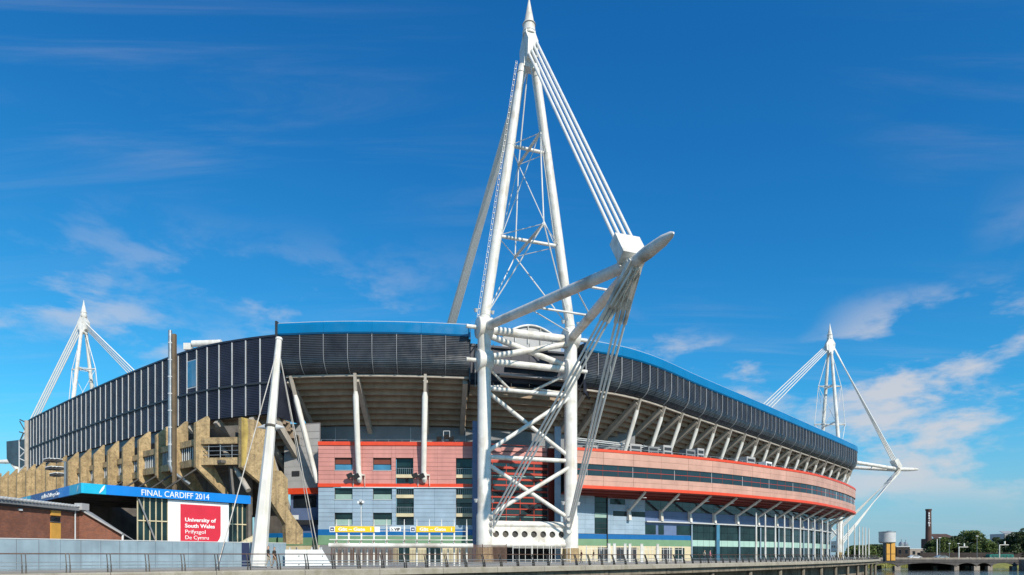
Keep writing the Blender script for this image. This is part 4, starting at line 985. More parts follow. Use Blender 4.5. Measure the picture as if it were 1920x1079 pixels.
build('eaves_shade_strip', MB().beam(bl+V((.08,0,bz-.12)), b_+V((.08,0,bz-.12)), .14, .16), M['frame'], bb)  # dark strip standing in for the shadow under the gutter
mb = MB()
for i in range(60):
    y = 36.2+(bc_.y-36.4)*i/59; mb.box((bc_.x-.1,y,bz+.34), (.55,0,0.06), (0,.11,0), (0,0,.07))
build('corrugated_edge', mb, M['trim'], bb)
build('roof', MB().prism([bl+V((-.2,0,bz+.3)), b_+V((-.2,0,bz+.3)), b_+V((-8,0,bz+.32)), bl+V((-8,0,bz+.32))], V((0,0,.08))), M['roof'], bb)
build('roof', MB().prism([b_+V((0,.2,bz+.25)), V((gr.x,gr.y+.2,br_.z)), V((gr.x-1.5,gr.y+5,br_.z-.6)), b_+V((-2,5,bz+.1))], V((0,0,.06))), M['roof'], bb)
build('downpipe', MB().tube(b_+V((.12,-.7,0)), b_+V((.12,-.7,bz)), .06, n=8), M['trim'], bb)
build('flashing_box', MB().box(b_+V((.3,-.05,bz+.35)), (.35,0,0), (0,.5,0), (0,0,.3)), M['greylite'], bb)
SW = Plane((bl.x,bl.y), (b_.x,b_.y))
def swp(x0, x1, y0, y1, m, o, name, t=.1):
    l0, z1 = SW.hit(x0, y0); l1, z0 = SW.hit(x1, y1); zz0, zz1 = min(z0,z1), max(z0,z1)
    build(name, MB().box(SW.pt((l0+l1)/2,(zz0+zz1)/2,o), SW.d*(abs(l1-l0)/2), SW.n*t, V((0,0,(zz1-zz0)/2))), m, bb)
swp(94,112,954,968,M['ochre'],.0,'ochre_panel'); swp(94,111.5,969,979,M['glass'],-.02,'window'); swp(94,112,980.5,1030,M['ochre'],.0,'ochre_panel')
swp(93.5,112.2,978.6,980.2,M['trim'],.05,'sill'); swp(34,40,954,958,M['signwhite'],.02,'vent_plate')

# ================================================================== WALKWAY FURNITURE
gr_ = thing('guard_rail', 'long riverside guard rail with dark leaning twin posts and steel bars along the walkway edge', 'railing', WALK.W(60, -.35, 0))
RS0 = 20.0
def run(o, z, r, m, name):
    x = RS0
    while x < WALK.L-1:
        e = min(x+12, WALK.L-1); pts = [WALK.W(x+(e-x)*i/6, o, z) for i in range(7)]
        build(name, MB().ptube(pts, r, 6), M[m], gr_, True); x += 12
run(-.62, 1.10, .035, 'railtop', 'top_rail')
for z, o in ((.62,-.44), (.42,-.38), (.24,-.34)): run(o, z, .025, 'railwire', 'lower_rail')
x = RS0; i = 0
while x < WALK.L-1:
    for d in (-.09, .09):
        a, b, c = WALK.W(x+d, -.30, 0), WALK.W(x+d, -.38, .45), WALK.W(x+d, -.64, 1.12)
        build('rail_post', MB().beam(a, b, .05, .15, up=tuple(V((*WALK.nrm(x),0)))).beam(b, c, .04, .09, up=tuple(V((*WALK.nrm(x),0)))), M['darksteel'], gr_)
    x += 2.05; i += 1

# hoarding
hd = thing('hoarding', 'long blue-grey sheet hoarding with one navy panel behind the guard rail', 'hoarding', (-30, 48, 0))
h0, h1 = P(-60,1010,44).xy, P(536,1018,63).xy
HP = Plane(h0, h1); nP = 18
xs_nav = HP.hit(453,1030)[0], HP.hit(467,1030)[0]
cuts = [HP.L*i/nP for i in range(nP+1) if not (xs_nav[0]-.6 < HP.L*i/nP < xs_nav[1]+.6)]+list(xs_nav); cuts.sort()
for a, b in zip(cuts, cuts[1:]):
    nav = abs(a-xs_nav[0]) < 1e-6
    build('hoarding_panel', MB().box(HP.pt((a+b)/2, 1.05, random.uniform(-.012,.012)), HP.d*((b-a)/2-.012), HP.n*.03, V((0,0,1.10))), M['hoardd'] if nav else M['hoard'], hd)
build('capping', MB().beam(HP.pt(0,2.19,0), HP.pt(HP.L,2.19,0), .12, .06), M['trim'], hd)
# white site boards
for k, (xa, xb, lab) in enumerate(((534.5,575,'white board barrier, the one beside the blue-grey hoarding'), (576,622,'white board barrier, the one next to the gate posts, with sloping end'))):
    Y = 62.0; a, b = P(xa,1066,Y), P(xb,1066,Y); zt2 = P(xa,1031,Y).z
    o = thing('board_barrier', lab, 'barrier', ((a.x+b.x)/2, Y, 0), 'white board barriers by the gate')
    pl = [(a.x,Y,.02), (b.x,Y,.02), (b.x-(.0 if k == 0 else .9), Y, zt2), (a.x,Y,zt2)]
    build('board', MB().prism(pl, V((0,.08,0))), M['signwhite'], o)
    for xx in (a.x+.4, (a.x+b.x)/2, b.x-1.0): build('post', MB().abox(xx-.05, xx+.05, Y+.1, Y+.2, 0, zt2+.22), M['trim'], o)
    for zq in (.15, .95): build('bolt', MB().tube(V(((a.x+b.x)/2+.3,Y-.01,zq)), V(((a.x+b.x)/2+.3,Y-.04,zq)), .05, n=8), M['darksteel'], o)

# leaning pylon with guy cables
py0, py1 = P(484,1063,58.8), P(523,637,61.5)
py = thing('cable_pylon', 'leaning white faceted pylon with guy cables standing beside the blue canopy', 'pylon', (py0.x, py0.y, 0))
py0.z = 0
d = (py1-py0); k1 = py0+d*.60
build('shaft', MB().ptube([py0, k1, py1], [.72,.42,.27], 8), mat('pylon_paint', (.74,.70,.64), .5, var=.08, streak=.35, dirt=(.34,.31,.10), stain=.15), py)
build('cap', MB().ptube([py1-d*.002, py1+d*.008], [.32,.30], 8), M['white'], py)
cq = py0+d*.605; build('collar', MB().ptube([cq, cq+d*.008], [.52,.52], 8), M['darksteel'], py)
for s_ in (-1, 1): build('perch_spike', MB().tube(cq+V((s_*.5,0,0)), cq+V((s_*1.25,0,-.05)), .26, .03, 8), M['trim'], py)
for x, y, Y, r in ((597,1034,64,.045), (590,1030,70,.035), (408,1062,52,.045)):
    e = P(x,y,Y); build('guy_cable', MB().tube(py0+d*.965, V((e.x,e.y,max(e.z,.05))), r, n=6), M['cabled'], py)

# turnstile gate with posts and canopy trough
GY = 62.0
GP = Plane(P(600,1000,GY).xy, P(900,1000,GY+2).xy)
tg = thing('turnstile_gate', 'row of white gate posts with pale tube canopy in front of the corner entrance', 'gate', GP.pt(6, 0))
posts = [631,654,677.5,701,725,758,781.5,805,828,851.5,875]
for x in posts:
    l = GP.hit(x,1000)[0]; zt2 = GP.hit(x,974)[1]
    p_ = build('gate_post', MB().ptube([GP.pt(l,0), GP.pt(l,zt2-.75), GP.pt(l,zt2-.7), GP.pt(l,zt2)], [.085,.085,.05,.03], 8), M['white'], tg, True)
    build('post_plate', MB().prism([GP.pt(l-.03,2.45,.1), GP.pt(l-.03,2.45,.75), GP.pt(l-.03,1.9,.1)], GP.d*.06), M['cream'], p_)
for x in [642,666,689,713,816,840,862]:
    l = GP.hit(x,1000)[0]; build('short_post', MB().beam(GP.pt(l,0), GP.pt(l,1.65), .16, .12), M['white'], tg)
la, lb_ = GP.hit(618,1015)[0], GP.hit(886,1015)[0]
build('canopy_tube', MB().tube(GP.pt(la,1.95,.55), GP.pt(lb_,1.95,.55), .22, n=14), M['whited'], tg, True)
build('canopy_edge', MB().beam(GP.pt(la,2.5,.2), GP.pt(lb_,2.5,.2), .12, .09), M['whited'], tg)
for x in posts: l = GP.hit(x,1000)[0]; build('canopy_arm', MB().prism([GP.pt(l-.1,2.5,.2), GP.pt(l-.1,2.2,.75), GP.pt(l-.1,1.8,.72), GP.pt(l-.1,1.75,.45), GP.pt(l-.1,2.2,.15)], GP.d*.05), M['trim'], tg)
for z in (3.02, 3.48): build('sign_rail', MB().tube(GP.pt(GP.hit(631,1000)[0], z-.15, .0), GP.pt(GP.hit(875,1000)[0], z-.15, .0), .035, n=6), M['white'], tg)
bars = MB()
l = la+.3
while l < lb_: bars.beam(GP.pt(l,.1,-.1), GP.pt(l,1.55,-.1), .03, .03); l += .14
build('gate_bars', bars, M['darksteel'], tg)
def gsign(x0, x1, y0, y1, m, label, name='sign'):
    l0, z1 = GP.hit(x0,y0); l1, z0 = GP.hit(x1,y1); t = thing(name, label, 'sign', GP.pt((l0+l1)/2, z0, .15))
    build('board', MB().box(GP.pt((l0+l1)/2,(z0+z1)/2,.15), GP.d*((l1-l0)/2), GP.n*.03, V((0,0,(z1-z0)/2))), M[m], t); return t, l0, l1, z0, z1
for x0, x1, lab in ((628.5,702,'left yellow gate sign with white lettering and the number 1'), (780.5,853,'right yellow gate sign with white lettering and the number 1')):
    t, l0, l1, z0, z1 = gsign(x0, x1, 987, 998.5, 'yellow', lab)
    text_part('lettering', 'Gât – Gate', .42, GP.pt(l0+.3, z0+.13, .19), GP.d, (0,0,1), M['signwhite'], t, width=(l1-l0)*.68, bold=.012)
    text_part('lettering', '1', .44, GP.pt(l0+(l1-l0)*.88, z0+.13, .19), GP.d, (0,0,1), M['signwhite'], t, bold=.015)
for x0, lab in ((618.5,'small white and navy crest sign left of the left yellow gate sign'), (769.5,'small white and navy crest sign left of the right yellow gate sign')):
    t, l0, l1, z0, z1 = gsign(x0, x0+9.5, 988, 998, 'signwhite', lab)
    c = (l0+l1)/2; build('navy_square', MB().box(GP.pt(c,(z0+z1)/2,.185), GP.d*((l1-l0)*.36), GP.n*.01, V((0,0,(z1-z0)*.36))), M['navy'], t)
    for s_ in (-1, 1): build('emblem', MB().tube(GP.pt(c+s_*.055,(z0+z1)/2,.196), GP.pt(c+s_*.055,(z0+z1)/2,.206), .05, n=8), M['signwhite'], t)
    build('emblem_bar', MB().box(GP.pt(c,(z0+z1)/2-.07,.2), GP.d*.09, GP.n*.006, V((0,0,.018))), M['signwhite'], t)
t, l0, l1, z0, z1 = gsign(731,752,988,997,'signwhite','white VIP sign with wheelchair symbol between the yellow signs')
text_part('lettering', 'VIP', .38, GP.pt(l0+(l1-l0)*.42, z0+.07, .19), GP.d, (0,0,1), M['black'], t, width=(l1-l0)*.5, bold=.012)
wc = MB(); c = l0+.18; zc2 = (z0+z1)/2
for i in range(10):
    a, b = 2*math.pi*i/12, 2*math.pi*(i+1)/12; wc.beam(GP.pt(c+.09*math.sin(a),zc2-.08+.09*math.cos(a),.19), GP.pt(c+.09*math.sin(b),zc2-.08+.09*math.cos(b),.19), .03, .01, up=tuple(GP.n))
wc.beam(GP.pt(c-.04,zc2+.14,.19), GP.pt(c-.02,zc2-.02,.19), .035, .01, up=tuple(GP.n)); wc.beam(GP.pt(c-.02,zc2-.02,.19), GP.pt(c+.12,zc2-.05,.19), .03, .01, up=tuple(GP.n)); wc.beam(GP.pt(c+.12,zc2-.05,.19), GP.pt(c+.17,zc2-.16,.19), .03, .01, up=tuple(GP.n))
build('wheelchair_symbol', wc, M['black'], t)
gsign(702.5,712.5,988,998,'signwhite','blank white notice at the right end of the left yellow sign')
# palisade fences
def palisade(x0, x1, Ya, Yb, h, label, m='darksteel', pitch=.16):
    pl = Plane(P(x0,1050,Ya).xy, P(x1,1050,Yb).xy); t = thing('palisade_fence', label, 'fence', pl.pt(pl.L/2, 0))
    mb = MB(); l = 0
    while l < pl.L: mb.beam(pl.pt(l,.05), pl.pt(l,h), .085 if pitch < .3 else .05, .03, up=tuple(pl.n)); l += pitch
    build('pales', mb, M[m], t)
    for z in (.4, h-.35): build('fence_rail', MB().beam(pl.pt(0,z,-.05), pl.pt(pl.L,z,-.05), .05, .06), M[m], t)
    l = 0
    while l <= pl.L+.01: build('fence_post', MB().beam(pl.pt(l,0,-.1), pl.pt(l,h+.1,-.1), .1, .1), M[m], t); l += pl.L/max(1, round(pl.L/2.7))
palisade(622,745,80,83,2.4,'brown palisade fence behind the left half of the gate posts','railtop')
palisade(858,950,84,86,2.4,'brown palisade fence between the gate and the left mast foot','railtop')
palisade(962,1070,90,93,2.4,'white braced fence panels between the feet of the tall mast','white',.9)
palisade(1100,1280,92,101,2.3,'white security fence in front of the cream wall right of the tall mast','white',.75)
for k, (x, Y) in enumerate(((1142,92), (1152,92.5), (1172,94), (1181,94.5), (1203,96), (1233,98))):
    b = P(x,1050,Y); t = thing('gate_pier', 'white gate pier, number %s from the left right of the tall mast' % ('one','two','three','four','five','six')[k], 'post', (b.x, Y, 0), 'white gate piers by the cream wall')
    build('pier', MB().abox(b.x-.18, b.x+.18, Y-.15, Y+.15, 0, 2.65), M['white'], t); build('pier_cap', MB().abox(b.x-.21, b.x+.21, Y-.18, Y+.18, 2.65, 2.72), M['trim'], t)
# lamp post with camera cluster in front of the corner
lp = P(677,1000,86); t = thing('camera_pole', 'thin pole with a white camera cluster in front of the pale blue corner wall', 'pole', (lp.x, 86, 0))
zt2 = P(677,944,86).z
build('pole', MB().tube(V((lp.x,86,0)), V((lp.x,86,zt2)), .05, n=8), M['white'], t)
for dx, dz, m in ((-.25,.1,'signwhite'), (.25,.15,'signwhite'), (0,-.05,'darksteel'), (.0,.3,'trim')): build('camera_head', MB().box((lp.x+dx,85.9,zt2+dz), (.17,0,0), (0,.22,0), (0,0,.15)), M[m], t)

# rooftop plant on the salmon terrace
plant = [(1165,11,2.2,1.6,'greylite'), (1208,10,1.6,1.1,'grey'), (1243,8.5,2.6,2.0,'greylite'), (1268,7,2.4,1.5,'grey'), (1305,8,2.2,2.2,'greylite'), (1345,7.5,2.6,1.8,'grey'), (1372,8,2.0,2.4,'greylite'), (1410,8,2.8,2.0,'greylite'), (1468,8,3.2,2.2,'greylite'), (1500,8,2.6,1.8,'signwhite')]
names = ('first','second','third','fourth','fifth','sixth','seventh','eighth','ninth','tenth')
for i, (x, o, w_, h, m) in enumerate(plant):
    h += 1.3
    s_ = PINK.find(x); c = PINK.W(s_, -o, 18.45); nn = V((*PINK.nrm(s_),0)); tt = V((-nn.y, nn.x, 0))
    t = thing('plant_unit', '%s grey plant unit from the left on the terrace above the salmon band' % names[i], 'plant unit', c, 'plant units on the terrace')
    build('casing', MB().box(c+V((0,0,h/2+.15)), tt*w_/2, nn*.9, V((0,0,h/2))), M[m], t)
    build('base_frame', MB().box(c+V((0,0,.08)), tt*w_/2.1, nn*.8, V((0,0,.07))), M['steel'], t)
    for k in range(3): build('grille', MB().box(c+V((0,0,h*(.3+.25*k)+.15))+nn*.92, tt*w_/2.6, nn*.02, V((0,0,h*.08))), M['frame'], t)
pr = thing('pipe_run', 'pale pipe rack on posts above the salmon terrace, between the first columns', 'pipes', PINK.W(PINK.find(1190), -8, 18.45))
sa, sb_ = PINK.find(1120), PINK.find(1300)
for z, o in ((22.2,-8.2), (21.8,-7.8), (21.5,-8.4)): build('pipe', MB().ptube([PINK.W(sa+(sb_-sa)*i/10, o, z-.06*i) for i in range(11)], .11, 8), M['trim'], pr, True)
for i in range(5): x = sa+(sb_-sa)*i/4; build('post', MB().tube(PINK.W(x,-8.1,18.45), PINK.W(x,-8.1,22), .09, n=6), M['steel'], pr)
# lights on the corner terrace
fo = FAC.px(832,829,-.8); t = thing('terrace_floodlights', 'black floodlights and framed box on the corner terrace edge', 'floodlight', fo)
build('frame', MB().beam(fo+V((-.1,0,0)), fo+V((-.1,0,1.9)), .08, .08).beam(fo+V((.9,0,0)), fo+V((.9,0,1.9)), .08, .08).beam(fo+V((-.1,0,1.9)), fo+V((.9,0,1.9)), .08, .08), M['trim'], t)
for dx, dz in ((-.8,.6), (.4,.9), (1.2,.55)): build('lamp', MB().box(fo+V((dx,-.2,dz)), V((.38,0,.05)), V((0,.2,.08)), V((0,-.1,.32))), M['black'], t)

# flagpoles in front of the glazed hall
ORD = 'first second third fourth fifth sixth seventh eighth ninth tenth eleventh twelfth thirteenth fourteenth fifteenth sixteenth seventeenth eighteenth'.split()
fpx = [(1419,964), (1435,966), (1453,967.5), (1471,969), (1487,970), (1501,972), (1515.5,974), (1528,975.5), (1541,977), (1552,978.5), (1571,982), (1581,983), (1590,984), (1602,986), (1611,988), (1617,989), (1623,990), (1629,992)]
for i, (x, yt) in enumerate(fpx):
    best = min(range(400), key=lambda k: abs(CX+F*WALK.W(WALK.L*k/400, -2.2, 0).x/WALK.W(WALK.L*k/400, -2.2, 0).y-x)); b = WALK.W(WALK.L*best/400, -2.2, 0)
    h = ZC+(YH-yt)*b.y/F
    t = thing('flagpole', '%s white flagpole from the left along the riverside walkway' % ORD[i], 'flagpole', b, 'flagpoles along the riverside walkway')
    build('pole', MB().ptube([b, b+V((0,0,h))], [.17,.11], 10), M['white'], t, True)
    build('finial', MB().ptube([b+V((0,0,h)), b+V((0,0,h+.12)), b+V((0,0,h+.2))], [.05,.1,.03], 8), M['trim'], t, True)
    build('base_plate', MB().ptube([b, b+V((0,0,.08))], [.25,.25], 10), M['steel'], t)

# people ------------------------------------------------------------------
def person(x, Y, label, top, legs, face=0.0, h=1.72, stride=.22, arm=.2, hair='hair'):
    b = P(x, 1050, Y); b.z = .02
    J = {'pel':(0,0,.93), 'wai':(0,0,1.08), 'che':(0,.01,1.30), 'nec':(0,.02,1.47), 'hd0':(0,.0,1.56), 'hd1':(0,-.02,1.66), 'hd2':(0,.0,1.74),
         'hL':(.10,0,.88), 'kL':(.11,-stride*.6-.03,.50), 'aL':(.11,-stride*.7,.09), 'tL':(.12,-stride*.7-.16,.03),
         'hR':(-.10,0,.88), 'kR':(-.11,stride*.3-.04,.50), 'aR':(-.11,stride,.11), 'tR':(-.12,stride-.15,.03),
         'sL':(.19,.01,1.40), 'eL':(.25,.03+arm*.2,1.13), 'wL':(.24,-.12+arm*.3,.90), 'fL':(.235,-.15+arm*.3,.80),
         'sR':(-.19,.01,1.40), 'eR':(-.25,.05-arm*.2,1.13), 'wR':(-.24,-.10-arm*.5,.92), 'fR':(-.235,-.13-arm*.5,.82)}
    Rd = {'pel':(.155,.12), 'wai':(.14,.10), 'che':(.17,.115), 'nec':(.058,.058), 'hd0':(.075,.085), 'hd1':(.088,.105), 'hd2':(.055,.065), 'hL':(.095,.095), 'kL':(.062,.065), 'aL':(.042,.045), 'tL':(.04,.03), 'hR':(.095,.095), 'kR':(.062,.065), 'aR':(.042,.045), 'tR':(.04,.03), 'sL':(.065,.065), 'eL':(.044,.044), 'wL':(.032,.032), 'fL':(.03,.04), 'sR':(.065,.065), 'eR':(.044,.044), 'wR':(.032,.032), 'fR':(.03,.04)}
    E = ['pel wai','wai che','che nec','nec hd0','hd0 hd1','hd1 hd2','pel hL','hL kL','kL aL','aL tL','pel hR','hR kR','kR aR','aR tR','che sL','sL eL','eL wL','wL fL','che sR','sR eR','eR wR','wR fR']
    ks = list(J); k = h/1.78
    me = bpy.data.meshes.new('person'); me.from_pydata([V(J[q])*k for q in ks], [tuple(ks.index(q) for q in e.split()) for e in E], [])
    o = bpy.data.objects.new('person', me); C.objects.link(o); o.modifiers.new('s', 'SKIN'); s2 = o.modifiers.new('ss', 'SUBSURF'); s2.levels = s2.render_levels = 1
    for i, q in enumerate(ks):
        sv = me.skin_vertices[0].data[i]; sv.radius = (Rd[q][0]*k, Rd[q][1]*k); sv.use_root = (q == 'pel')
    bpy.context.view_layer.update()
    m2 = bpy.data.meshes.new_from_object(o.evaluated_get(bpy.context.evaluated_depsgraph_get())); bpy.data.objects.remove(o)
    for m in (top, legs, M['skin'], M[hair], M['black']): m2.materials.append(m)
    for p in m2.polygons:
        c = p.center/k; p.use_smooth = True
        if c.z > 1.48: p.material_index = 3 if (c.z > 1.68 or (c.y > .03 and c.z > 1.54)) else 2
        elif abs(c.x) > .2 and c.z < 1.16: p.material_index = 2
        elif c.z > .96 or (abs(c.x) > .205 and c.z > .7): p.material_index = 0
        elif c.z < .09: p.material_index = 4
        else: p.material_index = 1
    t = bpy.data.objects.new('person', m2); C.objects.link(t); t.location = b; t.rotation_euler = (0,0,face); return tag(t, label, 'person')
def cloth(n, c): return mat(n, c, .85, var=.12, vscale=3)
person(503, 50.6, 'person in black top and pale trousers walking beside the leaning pylon, left of the pair', cloth('black_top', (.02,.02,.022)), cloth('stone_trousers', (.38,.33,.26)), R(95), 1.76)
person(514.5, 50.9, 'person in black top and tan trousers, right of the pair by the pylon', cloth('dark_top', (.035,.025,.02)), cloth('tan_trousers', (.30,.2,.13)), R(80), 1.68)
person(1090, 78, 'person in dark red jacket walking past the right foot of the tall mast', cloth('maroon_jacket', (.10,.02,.02)), cloth('maroon_trousers', (.05,.03,.03)), R(-80), 1.7)
person(1113, 79, 'person in black jacket and cream trousers right of the tall mast', cloth('black_jacket', (.02,.02,.02)), cloth('cream_trousers', (.5,.42,.34)), R(-95), 1.72)
person(1321, 90, 'person in cream shirt in front of the glazed hall', cloth('cream_shirt', (.62,.55,.4)), cloth('navy_trousers', (.03,.04,.07)), R(100), 1.76)
person(1331.5, 90.5, 'person in pink shirt in front of the glazed hall', cloth('pink_shirt', (.75,.22,.30)), cloth('grey_trousers', (.12,.12,.13)), R(85), 1.74)

# ================================================================== FAR SIDE
# road bridge
BY = 226.0
def BX(x): return (x-CX)/F*BY
bd = thing('road_bridge', 'low stone road bridge crossing the river at the far right', 'bridge', (BX(1780), BY, 0))
xa, xb = BX(1648), BX(2150)
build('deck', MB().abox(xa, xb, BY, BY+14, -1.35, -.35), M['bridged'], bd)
build('road_surface', MB().abox(xa, xb, BY+.6, BY+13.4, -.345, -.30), M['asphalt'], bd)
for y in (BY, BY+13.6):
    build('parapet', MB().abox(xa, xb, y, y+.4, -.34, .25), M['stone'], bd)
    for i in range(22): xx = xa+2+i*4.2; build('parapet_pier', MB().abox(xx-.25, xx+.25, y-.06, y+.46, -.34, .42), M['stone'], bd)
for i, px in enumerate((1684, 1795, 1833, 1858, 1904)):
    X = BX(px); w_ = 1.0 if i in (0, 2) else .8
    for yq in (BY+.3, BY+11.8): build('pier', MB().abox(X-w_, X+w_, yq, yq+1.5, -6, -2.6), M['stone'], bd)
sp_ = [BX(q) for q in (1640,1684,1795,1832,1859,1904,1990)]
for a, b in zip(sp_, sp_[1:]):
    pts = [V((a+(b-a)*i/12, BY+.1, -2.75+1.2*math.sin(math.pi*i/12)**.6)) for i in range(13)]
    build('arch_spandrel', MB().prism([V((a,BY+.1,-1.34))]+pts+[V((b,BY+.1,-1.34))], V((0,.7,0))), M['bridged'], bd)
build('arch_dark_backing', MB().abox(BX(1750), BX(1906), BY+13.0, BY+14.5, -6, -1.34), M['railbrick'], bd)  # dark wall added behind the right arches to give their black shade
# right bank wall
mb = MB().prism([(BX(1906),BY,-6), (BX(1906)+60,BY,-6), (BX(1906)+60,BY,-.2), (BX(1906),BY,-.2)], V((0,-150,0))); 
rbk = build('bank_wall', MB().prism([V((150,100,-6)), V((BX(1906),BY-1,-6)), V((BX(1906),BY-1,-.3)), V((150,100,-.3))], V((8,-4,0))), M['stone'], loc=(165,160,-4)); tag(rbk, 'dark stone river wall at the right edge below the bridge end', 'wall')
# water tower
ty = 212.0; tx = (1663.5-CX)/F*ty
tw = thing('water_tower', 'yellow panelled tower with round white tank beside the bridge end', 'tower', (tx, ty, 0))
zT, zM = P(0,998,ty).z, P(0,1017,ty).z
build('tank', MB().ptube([V((tx,ty,zM-.35)), V((tx,ty,zM)), V((tx,ty,zT-.1)), V((tx,ty,zT))], [2.0,2.45,2.45,2.35], 24), M['trim'], tw, True)
build('tank_rim', MB().ptube([V((tx,ty,zT-.12)), V((tx,ty,zT+.12))], [2.52,2.52], 24), M['steel'], tw, True)
build('tank_lid', MB().ptube([V((tx+.6,ty,zT)), V((tx+.6,ty,zT+.4))], [1.2,.6], 16), M['steel'], tw, True)
build('shaft', MB().abox(tx-1.45, tx+1.75, ty-1.5, ty-.1, -1, zM), M['frame'], tw)
for a, b in ((-1.15,-.05), (.3,1.6)):
    for z0, z1 in ((0,2.0), (2.15,4.2)):
        build('yellow_panel', MB().abox(tx+a, tx+b, ty-1.72, ty-1.55, z0-.6, z1-.6 if z1 < 3 else zM-.3), M['ochre'], tw)
# brewery chimney
cy = 400.0; cx_ = (1741-CX)/F*cy; zt3 = P(0,955,cy).z
chm = thing('brewery_chimney', 'tall dark brick chimney with white vertical lettering beyond the river', 'chimney', (cx_, cy, 0))
build('shaft', MB().ptube([V((cx_,cy,-1)), V((cx_,cy,6)), V((cx_,cy,6.1)), V((cx_,cy,zt3))], [2.6,2.3,1.75,1.45], 16), M['chim'], chm, True)
build('crown', MB().ptube([V((cx_,cy,zt3-1.2)), V((cx_,cy,zt3-.6)), V((cx_,cy,zt3))], [1.55,1.75,1.75], 16), M['chim'], chm, True)
for i, ch in enumerate('BRAINS'):
    text_part('letter', ch, 1.55, V((cx_-.75, cy-1.75, zt3-3.2-i*1.45)), (1,0,0), (0,0,1), M['signwhite'], chm, align='CENTER', bold=.03, depth=.12)
build('base_house', MB().abox(cx_-6, cx_+8, cy-3, cy+8, -1, 3.2), M['chim'], chm)
build('yellow_band', MB().abox(cx_-6, cx_+9, cy-3.3, cy-3.05, 1.8, 2.7), M['yellow'], chm)
# far buildings
def far_building(label, x0, x1, ytop, Y, m, roof=None, floors=2, depth=14):
    a, b = P(x0,ytop,Y), P(x1,ytop,Y); z = a.z
    t = thing('far_building', label, 'building', ((a.x+b.x)/2, Y, 0)); build('wall', MB().abox(a.x, b.x, Y, Y+depth, -1, z), m, t)
    n_ = max(2, int((b.x-a.x)/3.5))
    for f_ in range(floors):
        for i in range(n_):
            xx = a.x+(b.x-a.x)*(i+.5)/n_; h = z/floors; zc3 = h*(f_+.55)
            wdw = build('window', MB().abox(xx-.7, xx+.7, Y-.06, Y+.05, zc3-h*.22, zc3+h*.22), M['frame'], t); build('pane', MB().abox(xx-.6, xx+.6, Y-.09, Y-.062, zc3-h*.18, zc3+h*.18), M['glass'], wdw)
    if roof: build('roof', MB().prism([V((a.x-.4,Y-.5,z)), V((b.x+.4,Y-.5,z)), V((b.x-(b.x-a.x)*.15,Y+depth/2,z+roof)), V((a.x+(b.x-a.x)*.15,Y+depth/2,z+roof))], V((0,.3,-.2))), M['chim'] if m is M['chim'] else M['roof'], t)
    else: build('parapet', MB().abox(a.x-.15, b.x+.15, Y-.15, Y+depth, z, z+.35), M['trim'], t)
    return t
far_building('dark shed with silos behind the water tower', 1681,1706,1026,330,M['railbrick'],None,1)
far_building('pale low building between the water tower and the chimney', 1706,1736,1030,340,M['stone'],None,1)
far_building('dark roofed brewery block behind the trees right of the chimney', 1752,1794,1010,430,M['chim'],3.2,3)
far_building('white apartment block with curved roof at the far right above the trees', 1884,1912,1001,450,M['greylite'],2.0,4)
for i, (x, y, lab) in enumerate(((1690,1016,'left grey silo above the dark shed'), (1698,1017,'right grey silo above the dark shed'))):
    b = P(x,y,336); t = thing('silo', lab, 'silo', (b.x,336,0), 'silos above the shed'); build('body', MB().ptube([V((b.x,336,0)), V((b.x,336,b.z-1)), V((b.x,336,b.z))], [1.3,1.3,.5], 12), M['steel'], t, True); build('vent', MB().tube(V((b.x,336,b.z)), V((b.x,336,b.z+1.2)), .15, n=6), M['steel'], t)
# railway wall, train
vd = build('railway_wall', MB().abox((1725-CX)/F*285, (1990-CX)/F*285, 285, 287, -2, P(0,1036.5,285).z), M['railbrick'], loc=((1800-CX)/F*285, 286, 0)); tag(vd, 'long dark brick railway wall behind the road bridge', 'wall')
tr = thing('train_carriage', 'green train carriage on the railway behind the bridge', 'train', ((1871-CX)/F*288, 288, 1))
g2 = mat('train_green', (.01,.16,.13), .4, var=.08)
xa, xb = (1848-CX)/F*284, (1893-CX)/F*284
build('body', MB().prism([V((xa,284,.1)), V((xb,284,.1)), V((xb,284,1.2)), V((xb-.4,284,1.5)), V((xa+.4,284,1.5)), V((xa,284,1.2))], V((0,-2.4,0))), g2, tr)
for i in range(6): xx = xa+.8+(xb-xa-1.6)*(i+.5)/6; build('window', MB().abox(xx-.55, xx+.55, 281.54, 281.58, .55, 1.0), M['glass'], tr)
build('bogie', MB().abox(xa+1, xa+3, 281.8, 283.8, -.3, .1).abox(xb-3, xb-1, 281.8, 283.8, -.3, .1), M['black'], tr)
build('siding', MB().abox(xa-4, xb+4, 281, 284.9, -2, -.3), M['stone'], vd)
